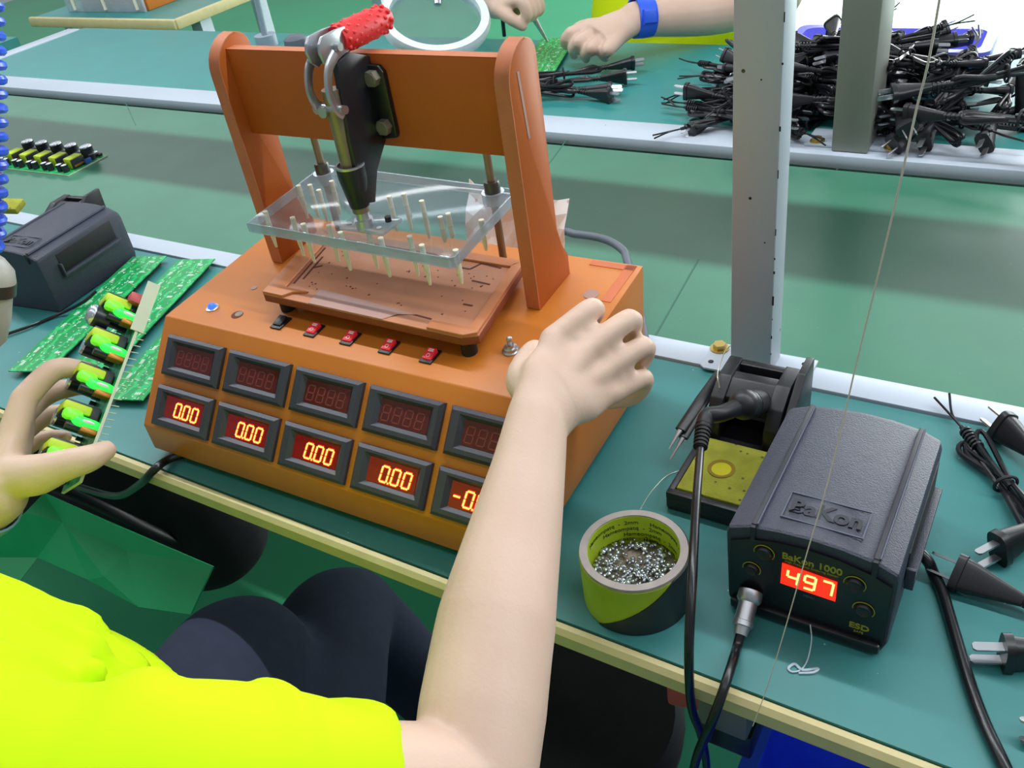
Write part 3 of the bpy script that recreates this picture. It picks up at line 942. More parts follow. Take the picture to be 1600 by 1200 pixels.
# ================================================================== soldering stations
def make_station(loc, rz, label, face=True):
    t = thing('soldering_station', label, 'soldering station', loc, rz)
    # case: arched lid with chamfered shoulders over a slightly narrower body
    def section(y, k=1.0, dzv=0.0):
        pts = [(-0.0600, 0.0), (0.0605, 0.0), (0.0640, 0.010), (0.0655, 0.082), (0.0635, 0.088), (0.048, 0.0945), (0.024, 0.0985), (0, 0.0998), (-0.024, 0.0985), (-0.048, 0.0945), (-0.0635, 0.088), (-0.0655, 0.082), (-0.0635, 0.010)]
        return [(x * k, y, max(0, z + (dzv if z > 0.05 else 0))) for x, z in pts]
    mb = MB()
    R_ = [[mb.bm.verts.new(V(p)) for p in section(y, k, d)] for y, k, d in ((0.0, 0.985, -0.001), (0.002, 1.0, 0), (0.158, 1.0, 0.0005), (0.166, 0.98, -0.003), (0.170, 0.95, -0.008))]
    mb.skinrings(R_)
    h = mb.build('case', 'stationtop', t, ang=0.45)
    for x in (-0.0435, 0.0475):
        z = 0.0955
        r = MB()
        r.box((x, 0.081, z + 0.0012), (0.0042, 0.160, 0.0030), bev=0.0008)
        r.box((x, -0.0005, z - 0.006), (0.0042, 0.004, 0.016), bev=0.0008)
        r.build('rib', 'greylet', h)
        MB().box((x + 0.0026, 0.081, z + 0.0014), (0.0010, 0.158, 0.0030)).build('rib_edge', 'greyrim', h)
    # vent recess with a ledge along the right shoulder
    rec = MB()
    rec.box((0.0650, 0.088, 0.066), (0.0030, 0.112, 0.030), bev=0.0008)
    rec.build('vent_recess', 'blackmat', h)
    led = MB()
    led.box((0.0690, 0.088, 0.0475), (0.0070, 0.118, 0.0045), bev=0.001)
    led.box((0.0690, 0.030, 0.056), (0.0070, 0.003, 0.022), bev=0.0008)
    led.build('vent_ledge', 'stationtop', h)
    # embossed name plate on the lid
    FT = basis((0.0035, 0.030, 0.0996), (1, 0, 0), (0, 1, 0), (0, 0, 1))
    fr = MB()
    for c, s in (((0, 0.0145, 0), (0.061, 0.0011, 0.0012)), ((0, -0.0145, 0), (0.061, 0.0011, 0.0012)), ((-0.0305, 0, -0.0006), (0.0011, 0.030, 0.0012)), ((0.0305, 0, -0.0006), (0.0011, 0.030, 0.0012))):
        fr.box(c, s, T=FT)
    fr.build('name_frame', 'greyrim', h, smooth=False)
    lab(text('name_letters', 'BaKon', 0.0205, 'greylet', h, FT, 0.0006, 1.0, bold=0.0007), 'dark embossed lettering on the lid')
    if face:
        PF = basis((0, -0.0012, 0), (1, 0, 0), (0, 0, 1), (0, -1, 0))
        mb = MB()
        mb.prism([(-0.0585, 0.004), (0.0590, 0.004), (0.0610, 0.010), (0.0612, 0.076), (0.045, 0.0835), (0.022, 0.0885), (0, 0.0900), (-0.022, 0.0885), (-0.045, 0.0835), (-0.0612, 0.076), (-0.0615, 0.010)], 0, 0.0012, T=PF)
        f = mb.build('face_panel', 'stationface', t)
        lip = MB().box((0, -0.003, 0.006), (0.119, 0.008, 0.010), bev=0.002).build('front_lip', 'stationface', t)
        PD = basis((0, -0.0026, 0), (1, 0, 0), (0, 0, 1), (0, -1, 0))
        MB().prism([(-0.0195, 0.0455), (0.0230, 0.0440), (0.0230, 0.0655), (-0.0190, 0.0685)], 0, 0.001, T=PD).build('temperature_window', 'tempon', f, smooth=False)
        g = MB()
        seg_digits(g, '497', -0.0150, 0.0490, 0.0082, 0.0145, 0.0132, 0.0019, 0.001, 0.0015, PD, slant=0.08)
        lab(g.build('digits', 'tempseg', f, smooth=False), 'glowing red and yellow digits reading 497')
        lab(text('model_letters', 'BaKon 1000', 0.0092, 'stationlet', f, PD @ Matrix.Translation((0.003, 0.0765, 0)), 0.0003, 1.0, bold=0.0002), 'yellow printed lettering under the lid')
        text('small_print', 'High Frequency Soldering Station', 0.0030, 'stationlet', f, PD @ Matrix.Translation((0.003, 0.0712, 0)), 0.0002)
        text('corner_letters', 'ESD', 0.0082, 'stationlet', f, PD @ Matrix.Translation((0.0425, 0.0225, 0)), 0.0003, 1.1, bold=0.0002)
        text('corner_letters', 'SAFE', 0.0032, 'stationlet', f, PD @ Matrix.Translation((0.0425, 0.0165, 0)), 0.0002, 1.1)
        text('small_print', 'MENU', 0.0032, 'greyrim', f, PD @ Matrix.Translation((0.003, 0.0385, 0)), 0.0002)
        for x, z, r in ((-0.0335, 0.0735, 0.0080), (-0.0430, 0.0510, 0.0072), (0.0355, 0.0690, 0.0080), (0.0440, 0.0440, 0.0080)):
            k = MB().lathe([(r * 0.78, 0), (r * 0.78, 0.0015), (r * 0.66, 0.0030), (r * 0.5, 0.0022), (0.0001, 0.0018)], T=PD @ Matrix.Translation((x, z, 0)), n=24).build('push_button', 'black', f)
            mb = MB()
            mb.tube([(x + r * math.cos(a * PI / 16), z + r * math.sin(a * PI / 16), 0.0004) for a in range(-3, 18)], 0.00045, n=5, k=1, T=PD)
            mb.build('button_arc', 'stationlet', k)
    for x in (-0.05, 0.05):
        for y in (0.015, 0.15):
            MB().cyl((x, y, -0.002), (x, y, 0.001), 0.008, n=14).build('rubber_foot', 'blackmat', t)
    return t
ST = make_station((-0.1090, 0.4885, 0.002), 0.0, 'black soldering station with a red display reading 497')
ST2 = make_station((-1.325, 0.600, 0.002), math.radians(7), 'black soldering station without lit display, beside the long green boards on the left', face=False)

# round metal plug and its cable, pushed into the station's face
t = thing('connector_cable', 'iron cable with a silver round plug pushed into the front of the soldering station', 'cable', (0, 0, 0))
c0, c1 = V((-0.1520, 0.4850, 0.0245)), V((-0.1502, 0.4599, 0.0120))
d = (c1 - c0).normalized()
T = basis(c0, *frame(d))
MB().lathe([(0.0098, -0.001), (0.0100, 0.006), (0.0088, 0.008), (0.0076, 0.009), (0.0076, 0.024), (0.0082, 0.0245), (0.0082, 0.0285), (0.0066, 0.029), (0.0055, 0.036), (0.0030, 0.036)], T=T, n=28).build('round_plug', 'steel', t)
e = c0 + d * 0.034
MB().tube([e, e + d * 0.012, (-0.1451, 0.4244, 0.0150), (-0.1434, 0.3943, 0.0100), (-0.1488, 0.3812, -0.0200), (-0.1623, 0.3867, -0.0800), (-0.1736, 0.3969, -0.1600), (-0.1957, 0.4348, -0.3000)], 0.0039, n=10).build('cable', 'cord', t)

# ------------------------------------------------------------------ iron stand
t = thing('iron_stand', 'black soldering iron stand holding a yellow sponge left of the soldering station', 'iron stand', (-0.2245, 0.6550, 0.0))
mb = MB()
mb.box((0, 0.0, 0.0075), (0.079, 0.168, 0.015), bev=0.003)
for c, s in (((0, -0.079, 0.0165), (0.079, 0.008, 0.009)), ((-0.036, 0, 0.0165), (0.007, 0.165, 0.009)), ((0.036, 0, 0.0165), (0.007, 0.165, 0.009))):
    mb.box(c, s, bev=0.0015)
mb.build('base_tray', 'black', t)
mb = MB()
mb.poly([(0.0, 0.010, 0.015), (0.0, 0.014, 0.040), (0.0, 0.026, 0.058), (0.0, 0.050, 0.068), (0.0, 0.084, 0.068), (0.0, 0.084, 0.015)][::1],
        [(0.0, 0.010, 0.015), (0.0, 0.014, 0.040), (0.0, 0.026, 0.058), (0.0, 0.050, 0.068), (0.0, 0.084, 0.068), (0.0, 0.084, 0.015)]) if False else None
side = [(0.010, 0.015), (0.014, 0.040), (0.026, 0.058), (0.050, 0.070), (0.084, 0.070), (0.084, 0.015)]
def blk(x0, x1, P=side):
    m_ = MB()
    return m_.poly([(x0, p[0], p[1]) for p in P], [(x1, p[0], p[1]) for p in P], bev=0.0015)
blk(-0.036, -0.022).build('holder_side', 'black', t)
blk(0.022, 0.037).build('holder_side', 'black', t)
blk(0.040, 0.048, [(0.004, 0.015), (0.012, 0.050), (0.060, 0.082), (0.090, 0.082), (0.086, 0.015)]).build('holder_fin', 'black', t)
blk(-0.0225, 0.0225, [(0.030, 0.040), (0.030, 0.058), (0.050, 0.0685), (0.062, 0.0685), (0.062, 0.040)]).build('holder_bridge', 'black', t)
blk(-0.0225, 0.0225, [(0.074, 0.015), (0.074, 0.0685), (0.084, 0.0685), (0.084, 0.015)]).build('holder_back', 'black', t)
mb = MB()
mb.box((0.0, -0.0345, 0.0185), (0.0645, 0.0800, 0.0075), bev=0.0018)
sp = mb.build('sponge', 'sponge', t)
MB().lathe([(0.0095, 0.0222), (0.0125, 0.0224), (0.0130, 0.0231), (0.0095, 0.0228)], c=(-0.002, -0.035, 0), n=26, close=True).build('scorched_ring', 'spongeedge', sp)
MB().cyl((-0.002, -0.035, 0.0221), (-0.002, -0.035, 0.0226), 0.0098, n=26).build('sponge_hollow', 'spongehole', sp)
# a second stand of the same kind beside the left station
t2 = copy_tree(t)
t2.location = (-1.452, 0.745, 0.0)
t2.rotation_euler = (0, 0, math.radians(8))
t2['label'] = 'black iron stand behind the unlit soldering station at the left edge'

# soldering iron parked in the stand
t = thing('soldering_iron', 'black soldering iron parked in the stand above the yellow sponge', 'soldering iron', (0, 0, 0))
bp = V((-0.2170, 0.6553, 0.0780))
mb = MB()
mb.limb([bp + V((0.002, 0.006, -0.004)), bp + V((0.004, 0.035, -0.022)), bp + V((0.006, 0.060, -0.036))], [0.0145, 0.0120, 0.0105], n=18)
mb.ball(bp, 0.0150, seg=18)
mb.build('handle', 'black', t)
MB().limb([bp, (-0.2290, 0.6282, 0.0840), (-0.2396, 0.6201, 0.0840), (-0.2383, 0.6052, 0.0820)], [0.0088, 0.0078, 0.0080, 0.0076], n=14).build('cable_elbow', 'black', t)
sr = MB()
a, b = V((-0.2393, 0.6095, 0.0830)), V((-0.2323, 0.5818, 0.0780))
sr.cyl(a, b, 0.0066, 0.0052, n=14)
for k in range(7):
    p = a.lerp(b, (k + 0.5) / 7)
    sr.cyl(p - (b - a).normalized() * 0.0011, p + (b - a).normalized() * 0.0011, 0.0078 - 0.0002 * k, n=14)
sr.build('strain_relief', 'blackmat', t)
MB().tube([(-0.2337, 0.5869, 0.0780), (-0.2224, 0.5533, 0.0820), (-0.2027, 0.4955, 0.0880), (-0.1811, 0.4337, 0.0850), (-0.1705, 0.3994, 0.0620), (-0.1674, 0.3893, 0.0220), (-0.1686, 0.3964, -0.0300), (-0.1683, 0.4133, -0.0900), (-0.1736, 0.4370, -0.1800), (-0.1869, 0.4617, -0.3000)], 0.0037, n=10).build('cable', 'cord', t)

# tweezers leaning against the stand
t = thing('tweezers', 'black tweezers with bare metal tips leaning on the left side of the iron stand', 'tweezers', (0, 0, 0))
for k, (tip, mid) in enumerate((((-0.2803, 0.6204, 0.0300), (-0.2763, 0.6407, 0.0400)), ((-0.2771, 0.6151, 0.0220), (-0.2724, 0.6372, 0.0340)))):
    end = V((-0.2698, 0.7285, 0.0520))
    MB().tube([mid, V(mid).lerp(end, 0.5) + V((0.002, 0, 0.003)), end], [0.0058, 0.0062, 0.0040], n=8, ratio=0.5).build('arm', 'black', t)
    MB().tube([tip, V(tip).lerp(V(mid), 0.6), mid], [0.0008, 0.0018, 0.0030], n=8, ratio=0.6).build('tip', 'steel', t)
t = MB().tube([(-0.2530, 0.6867, 0.0660), (-0.2583, 0.6957, 0.0750), (-0.2710, 0.7431, 0.0600), (-0.2818, 0.7886, 0.0400), (-0.2846, 0.8110, 0.0300)], 0.0007, n=6).build('wire_end', 'solder', None)
tag(t, 'short bright wire end curling up in front of the nearer post', 'wire')

# ------------------------------------------------------------------ tape core with dross
TC = V((-0.2470, 0.4665, 0))
t = thing('tape_core', 'yellow and black cardboard tape core standing on the mat, used as a scrap cup', 'tape core', TC)
MB().lathe([(0.0455, 0), (0.0455, 0.055), (0.0390, 0.055), (0.0390, 0)], n=64, close=True).build('cardboard_ring', 'card', t)
MB().lathe([(0.0386, 0.012), (0.0391, 0.012), (0.0391, 0.0535), (0.0386, 0.0535)], n=64, close=True).build('inner_label', 'lime', t)
MB().lathe([(0.0454, 0.001), (0.0462, 0.001), (0.0462, 0.0515), (0.0454, 0.0515)], n=64, close=True).build('outer_wrap', 'limedk', t)
# black overwrap with a slanting edge
mb = MB()
ri = []
for k in range(41):
    a = math.radians(-108 + k * 4.4)
    top = 0.0525 * min(1.0, max(0.02, (k / 41.0) * 2.1))
    ri.append([mb.bm.verts.new((r * math.cos(a), r * math.sin(a), z)) for r, z in ((0.0460, 0.0005), (0.0472, 0.0005), (0.0472, 0.0005 + top), (0.0460, 0.0005 + top))])
mb.skinrings(ri)
mb.build('black_overwrap', 'darkwrap', t)
MB().cyl((0, 0, 0.001), (0, 0, 0.012), 0.0388, n=48).build('cup_floor', 'card', t)
def curved_text(body, size, ang, z, r, parent):
    cu = bpy.data.curves.new('t', 'FONT')
    cu.body = body
    cu.size = size
    cu.extrude = 0.00012
    cu.align_x = 'CENTER'
    o = bpy.data.objects.new('t', cu)
    col.objects.link(o)
    me = bpy.data.meshes.new_from_object(o.evaluated_get(bpy.context.evaluated_depsgraph_get()))
    bpy.data.objects.remove(o)
    for v in me.vertices:
        a = math.radians(ang) - v.co.x / r
        v.co = V((math.cos(a) * (r - v.co.z), math.sin(a) * (r - v.co.z), z + v.co.y))
    me.materials.clear()
    me.materials.append(M['ink'])
    o = bpy.data.objects.new('label_print', me)
    col.objects.link(o)
    o.parent = parent
for k, (a, z) in enumerate(((150, 0.0445), (118, 0.0375), (88, 0.0305), (52, 0.0440), (62, 0.0235), (124, 0.0250))):
    curved_text('Hameompatq  -  2mm', 0.0062, a, z, 0.0384, t)
dm = MB()
n_ = 40
grid = []
for i in range(n_):
    row = []
    for j in range(n_):
        x, y = (i / (n_ - 1) * 2 - 1), (j / (n_ - 1) * 2 - 1)
        # square to disc
        rr = max(abs(x), abs(y))
        L = math.hypot(x, y)
        if L > 0:
            x, y = x / L * rr, y / L * rr
        z = 0.0205 + 0.004 * (1 - rr) + random.uniform(0, 0.0035) * (0.4 + 0.6 * (1 - rr))
        row.append(dm.bm.verts.new((x * 0.0380, y * 0.0380, z)))
    grid.append(row)
for i in range(n_ - 1):
    for j in range(n_ - 1):
        dm.bm.faces.new((grid[i][j], grid[i + 1][j], grid[i + 1][j + 1], grid[i][j + 1]))
rim_ = [grid[i][0] for i in range(n_)] + [grid[n_ - 1][j] for j in range(1, n_)] + [grid[i][n_ - 1] for i in range(n_ - 2, -1, -1)] + [grid[0][j] for j in range(n_ - 2, 0, -1)]
low = [dm.bm.verts.new((v.co.x, v.co.y, 0.0125)) for v in rim_]
for k in range(len(rim_)):
    k2 = (k + 1) % len(rim_)
    dm.bm.faces.new((rim_[k], rim_[k2], low[k2], low[k]))
bed = dm.build('solder_dross', 'flux', None, smooth=False)
bed.location = TC
tag(bed, 'silvery solder scrap and flux crumbs filling the yellow tape core', 'solder scrap', kind='stuff')
dm = MB()
for k in range(520):
    a = random.uniform(0, 2 * PI)
    r = 0.0365 * random.random() ** 0.6
    p = V((r * math.cos(a), r * math.sin(a), 0.0248 + random.uniform(0, 0.0035) + 0.003 * (1 - r / 0.037)))
    if math.hypot(p.x + 0.006, p.y - 0.012) < 0.013 and random.random() < 0.7:
        continue
    s_ = random.uniform(0.0008, 0.0024)
    dm.ball(p, (s_ * random.uniform(0.7, 1.5), s_ * random.uniform(0.7, 1.5), s_ * 0.7), seg=6)
g = dm.build('solder_crumbs', 'dross', bed, smooth=True)
g['kind'] = 'stuff'

# thin wires
t = MB().tube([(-0.2620, 0.5134, 0.0520), (-0.2766, 0.5684, 0.0200), (-0.2805, 0.6101, 0.0020), (-0.2717, 0.6251, 0.0010)], 0.0004, n=5).build('fine_wire', 'solder', None)
tag(t, 'fine wire running from the tape core to the iron stand', 'wire')
t = MB().tube([(-0.0864, 0.6045, 0.4774), (-0.0864, 0.5902, 0.4272), (-0.0881, 0.5795, 0.3996), (-0.0890, 0.5631, 0.3649), (-0.0918, 0.5381, 0.3050), (-0.0944, 0.5141, 0.2546), (-0.0962, 0.4766, 0.1887), (-0.1002, 0.4436, 0.1380), (-0.1040, 0.4110, 0.0875), (-0.1069, 0.3867, 0.0541), (-0.1109, 0.3675, 0.0275)], [0.00085, 0.0008, 0.0006, 0.00045, 0.0003], n=6).build('solder_wire', 'solder', None)
tag(t, 'thin silvery solder wire hanging in front of the right bench and station', 'wire')
t = MB().tube([(-0.1017, 0.4798, 0.0160), (-0.0977, 0.4704, 0.0100), (-0.0964, 0.4568, 0.0030), (-0.0984, 0.4470, 0.0010), (-0.1039, 0.4419, 0.0010), (-0.1075, 0.4441, 0.0010), (-0.1042, 0.4496, 0.0010), (-0.0973, 0.4467, 0.0012), (-0.0873, 0.4529, 0.0010), (-0.0898, 0.4478, 0.0010), (-0.0992, 0.4428, 0.0010)], [0.0005, 0.0006, 0.0011, 0.0013, 0.0011], n=6).build('nylon_tie_scrap', 'clearwire', None)
tag(t, 'scrap of clear nylon thread on the mat before the soldering station', 'scrap')

# ------------------------------------------------------------------ power cords
def make_cord(seed, label, group, tail=True):
    rnd = random.Random(seed)
    t = thing('power_cord', label, 'power cord', (0, 0, 0), 0, group)
    # moulded two-pin plug, pins towards +x
    mb = MB()
    mb.loft([((0.064 - 0.046, 0, 0), (0, 1, 0), (0, 0, 1), 0.0040, 0.0045), ((0.064 - 0.030, 0, 0), (0, 1, 0), (0, 0, 1), 0.0050, 0.0078), ((0.064 - 0.012, 0, 0), (0, 1, 0), (0, 0, 1), 0.0066, 0.0118),
             ((0.064 - 0.006, 0, 0), (0, 1, 0), (0, 0, 1), 0.0072, 0.0125), ((0.064 - 0.0055, 0, 0), (0, 1, 0), (0, 0, 1), 0.0088, 0.0140), ((0.064, 0, 0), (0, 1, 0), (0, 0, 1), 0.0088, 0.0140)], n=24, ex=0.55)
    for k in range(4):
        x = 0.064 - 0.049 - k * 0.0052
        mb.cyl((x, 0, 0), (x + 0.0026, 0, 0), 0.0048 - 0.0003 * k, n=12)
    mb.cyl((-0.006, 0, 0), (0.020, 0, 0), 0.0033, n=10)
    pl_ = mb.build('plug', 'black', t)
    for s_ in (-1, 1):
        p = MB().prism([(0.062, -0.0032), (0.0800, -0.0032), (0.0818, -0.0018), (0.0818, 0.0018), (0.0800, 0.0032), (0.062, 0.0032)], s_ * 0.0063 - 0.0008, s_ * 0.0063 + 0.0008)
        pr = p.build('pin', 'steel', pl_, smooth=False)
    # folded bundle of flat flex behind the plug
    L, W_ = 0.056, 0.017
    pts = [(-0.004, 0, 0), (-0.03, 0.002, 0.001)]
    for k in range(4):
        yy = -W_ / 2 + W_ * rnd.random()
        zz = -0.004 + 0.010 * rnd.random()
        pts.append((-0.066 - L + rnd.uniform(-0.006, 0.006), yy - 0.006, zz))
        pts.append((-0.066 - L - 0.004 + rnd.uniform(-0.004, 0.004), yy + 0.006, zz + 0.002))
        pts.append((-0.066 + L * 0.2, yy * 0.5, zz * 0.6))
        if k < 3:
            pts.append((-0.012 + rnd.uniform(-0.008, 0.006), yy + 0.007, zz))
            pts.append((-0.010 + rnd.uniform(-0.006, 0.006), yy - 0.005, zz + 0.003))
            pts.append((-0.070, yy * 0.45, zz * 0.6))
    c = MB().tube(pts, 0.0026, n=7, k=5).build('flex', 'cord', t)
    MB().tube([(-0.066, 0.0105 * math.cos(a * PI / 5), 0.0015 + 0.0085 * math.sin(a * PI / 5)) for a in range(10)], 0.0016, n=6, k=3, closed=True).build('cord_tie', 'blackmat', t)
    if tail:
        mb = MB()
        x1 = -0.116
        ys = rnd.uniform(-0.006, 0.006)
        mb.tube([(-0.060, 0, 0.004), (-0.100, ys * 0.5, 0.004), (x1 - 0.034, ys, 0.002)], 0.0026, n=7, k=4)
        for k in range(6):
            x = x1 - 0.004 - k * 0.0046
            mb.cyl((x, ys * (0.75 + 0.04 * k), 0.0025), (x + 0.0022, ys * (0.75 + 0.04 * k), 0.0025), 0.0060, n=10)
        mb.build('grommet', 'black', t)
        mb = MB()
        for s_ in (-1, 1):
            mb.tube([(x1 - 0.032, ys, 0.002), (x1 - 0.055, ys + s_ * 0.001, 0.002), (x1 - 0.082, ys + s_ * 0.0045 + rnd.uniform(-0.012, 0.012) * (rnd.random() < 0.5), 0.001 + rnd.uniform(0, 0.01))], 0.0013, n=6, k=4)
        mb.build('wire_ends', 'cord', t)
    return t
def put(o, p, rz, roll=0.0, tilt=0.0, sc_=1.0):
    o.matrix_world = Matrix.Translation(p) @ Euler((0, 0, rz)).to_matrix().to_4x4() @ Euler((0, tilt, 0)).to_matrix().to_4x4() @ Euler((roll, 0, 0)).to_matrix().to_4x4() @ Matrix.Scale(sc_, 4)
    return o
def aim(o, tip, back, roll, tip_x=0.0815, back_x=0.018, sc_=1.0):
    """lay a cord so that its plug runs from 'back' to the pins' end at 'tip'"""
    tip, back = V(tip), V(back)
    d = (tip - back).normalized()
    x, y, z = d, V((0, 0, 1)).cross(d).normalized(), None
    z = x.cross(y)
    o.matrix_world = basis(tip, x, y, z) @ Euler((roll, 0, 0)).to_matrix().to_4x4() @ Matrix.Scale(sc_, 4) @ Matrix.Translation((-tip_x, 0, 0))
    return o
protos = [make_cord(11, 'x', 'x'), make_cord(23, 'x', 'x'), make_cord(37, 'x', 'x'), make_cord(41, 'x', 'x', False), make_cord(53, 'x', 'x', False)]
used = [False] * 5
def cord(kind, label, group=None):
    if not used[kind]:
        used[kind] = True
        o = protos[kind]
    else:
        o = copy_tree(protos[kind])
    o['label'] = label
    if group:
        o['group'] = group
    elif 'group' in o:
        del o['group']
    return o
G1 = 'power cords lying right of the soldering station'
aim(cord(0, 'black power cord with two flat pins side by side pointing left, frontmost on the right', G1), (0.0118, 0.5060, 0.0120), (0.0393, 0.5166, 0.0130), 0.0, sc_=1.2)
aim(cord(1, 'black power cord with its pins almost touching the soldering station', G1), (-0.0331, 0.5854, 0.0140), (0.0012, 0.5794, 0.0130), 0.9, sc_=1.15)
aim(cord(2, 'black power cord with pins pointing left over the one beside the station', G1), (0.0015, 0.6022, 0.0130), (0.0263, 0.6357, 0.0160), 0.25, sc_=1.15)
aim(cord(0, 'black power cord with pins lying across the white rear rail at the right edge', G1), (-0.0218, 0.7990, 0.0160), (0.0113, 0.7671, 0.0160), 0.5, sc_=1.15)
o = cord(1, 'black power cord lying with its two bare wire ends on the white rear rail', G1)
tl, bk = V((-0.0725, 0.8187, 0.0080)), V((0.0019, 0.7156, 0.0100))
d = (bk - tl).normalized()
y_ = V((0, 0, 1)).cross(d).normalized()
o.matrix_world = basis(tl, d, y_, d.cross(y_)) @ Matrix.Translation((0.205, 0, 0))
aim(cord(2, 'black power cord of which only the pin tips show at the lower right edge', G1), (0.0509, 0.4534, 0.0120), (0.0757, 0.4614, 0.0130), 0.5, sc_=1.15)

G2 = 'power cords laid out under the hand on the far bench'
for k, (p, q_, rl, lb) in enumerate((((-0.7792, 1.5666, 0.0140), (-0.8422, 1.5730, 0.0160), 0.3, 'black power cord nearest the white rail in the small bundle on the far bench'),
                                ((-0.7934, 1.6090, 0.0160), (-0.8512, 1.5915, 0.0180), 0.8, 'black power cord second from the white rail in the small bundle on the far bench'),
                                ((-0.7900, 1.6727, 0.0200), (-0.8509, 1.6497, 0.0200), 0.2, 'black power cord with a bright pin, middle of the small bundle on the far bench'),
                                ((-0.8094, 1.7514, 0.0220), (-0.8664, 1.7128, 0.0220), 0.6, 'black power cord under the fingers of the hand with the blue wristband'))):
    aim(cord(k % 3, lb, G2), p, q_, rl, sc_=1.15)
# the heap
G3 = 'power cords tangled in the large heap'
rh = random.Random(5)
HL = 'black power cord tangled in the large heap on the far bench'
n = 0
while n < 84:
    x, y = rh.uniform(-0.53, -0.17), rh.uniform(1.50, 1.73)
    u = (x + 0.35) / 0.20
    v = (y - 1.61) / 0.13
    m_ = 1 - u * u * 0.8 - v * v * 0.7
    if m_ < 0.04:
        continue
    hz = 0.016 + 0.088 * m_ ** 0.6
    z = rh.uniform(0.2, 0.95) * hz if n > 24 else hz
    rz = rh.choice((0, PI)) + rh.gauss(0, 0.75)
    o = cord((0, 3, 4, 1, 3, 4, 2)[n % 7], HL, G3)
    # shift so that the middle of the bundle, not the plug, sits on the spot
    c_, s_ = math.cos(rz), math.sin(rz)
    put(o, V((x + 0.035 * c_, y + 0.035 * s_, max(0.018, z))), rz, rh.uniform(-1.4, 1.4), rh.uniform(-0.22, 0.22), rh.uniform(0.95, 1.15))
    n += 1
for k, (tp, bk, rl, lb) in enumerate((((-0.2037, 1.4209, 0.0140), (-0.1985, 1.4854, 0.0300), 0.2, 'black power cord below the heap, pin over the rail'),
                                 ((-0.1211, 1.4357, 0.0140), (-0.1142, 1.5436, 0.0300), 0.5, 'black power cord sticking out at the right end of the heap, pin on the rail'),
                                 ((-0.2558, 1.4451, 0.0600), (-0.2101, 1.4370, 0.0640), 0.0, 'black power cord with two bright pins at the middle front of the heap'),
                                 ((-0.2803, 1.4503, 0.0850), (-0.2293, 1.4719, 0.0900), 1.3, 'black power cord with a broad grey plug facing left near the grey post'),
                                 ((-0.2544, 1.4100, 0.0120), (-0.2397, 1.4344, 0.0200), 0.9, 'black power cord with its pin lying on the rail right beside the grey post'))):
    aim(cord(k % 3, lb, G3), tp, bk, rl, sc_=1.25)
for k, (tl, bk, lb) in enumerate((((-0.6446, 1.3953, 0.0100), (-0.5481, 1.4754, 0.0160), 'black power cord with wire ends on the rail, leftmost of the heap'),
                             ((-0.6810, 1.5374, 0.0140), (-0.5241, 1.4731, 0.0300), 'black power cord with a long curved wire end left of the nearer post'),
                             ((-0.7418, 1.7810, 0.0160), (-0.5916, 1.6970, 0.0300), 'black power cord at the rear left of the heap, behind the nearer post'),
                             ((-0.7084, 1.6854, 0.0140), (-0.5937, 1.6853, 0.0240), 'black power cord lying just in front of the rear left one by the nearer post'))):
    o = cord(k % 3, lb, G3)
    tl, bk = V(tl), V(bk)
    d = (bk - tl).normalized()
    y_ = V((0, 0, 1)).cross(d).normalized()
    o.matrix_world = basis(tl, d, y_, d.cross(y_)) @ Matrix.Scale(1.1, 4) @ Matrix.Translation((0.205, 0, 0))
t = MB().tube([(-0.1015, 1.5743, 0.1000), (-0.0904, 1.5767, 0.0600), (-0.0732, 1.5709, 0.0120), (-0.0389, 1.5398, 0.0060)], [0.003, 0.010, 0.016, 0.012], n=10).build('cord_bundle', 'cord', None)
tag(t, 'dark cord bundle cut off by the right edge beside the heap', 'cord')

# loose cables
t = MB().tube([(-0.062, 0.600, 0.022), (-0.0362, 0.5832, 0.0180), (-0.0282, 0.5807, 0.0060), (-0.0181, 0.5636, 0.0050), (-0.0034, 0.5280, 0.0050), (0.0132, 0.4872, 0.0050), (0.0293, 0.4536, 0.0050), (0.0442, 0.4281, 0.0050), (0.0568, 0.4094, 0.0000)], 0.0048, n=12).build('mains_cable', 'cord', None)
tag(t, 'thick black mains cable running forward along the right of the soldering station', 'cable')
t = MB().tube([(-0.62, 0.745, 0.10), (-0.6000, 0.9676, 0.0450), (-0.5714, 0.9854, 0.0400), (-0.5299, 0.9913, 0.0350), (-0.4985, 0.9795, 0.0300), (-0.4816, 0.9588, 0.0260), (-0.42, 0.86, 0.02), (-0.385, 0.80, 0.008)], 0.0055, n=12).build('grey_cable', 'greycable', None)
tag(t, 'grey cable looping out behind the orange fixture over the conveyor', 'cable')
t = MB().tube([(-0.77, 0.47, 0.005), (-0.8039, 0.4248, 0.0070), (-0.8055, 0.4003, 0.0085), (-0.8459, 0.3976, -0.0250), (-0.9844, 0.4266, -0.1200), (-1.1114, 0.4403, -0.1600)], 0.0048, n=10).build('black_cable', 'cord', None)
tag(t, 'black cable coming from under the orange fixture over the bench edge', 'cable')
t = MB().tube([(-1.3037, 0.5087, 0.0040), (-1.2748, 0.5545, 0.0040), (-1.2561, 0.5977, 0.0040), (-1.2155, 0.6221, 0.0200), (-1.2034, 0.6414, 0.0300)], 0.0024, n=8).build('thin_cable', 'cord', None)
tag(t, 'thin black cable running left from the unlit soldering station', 'cable')

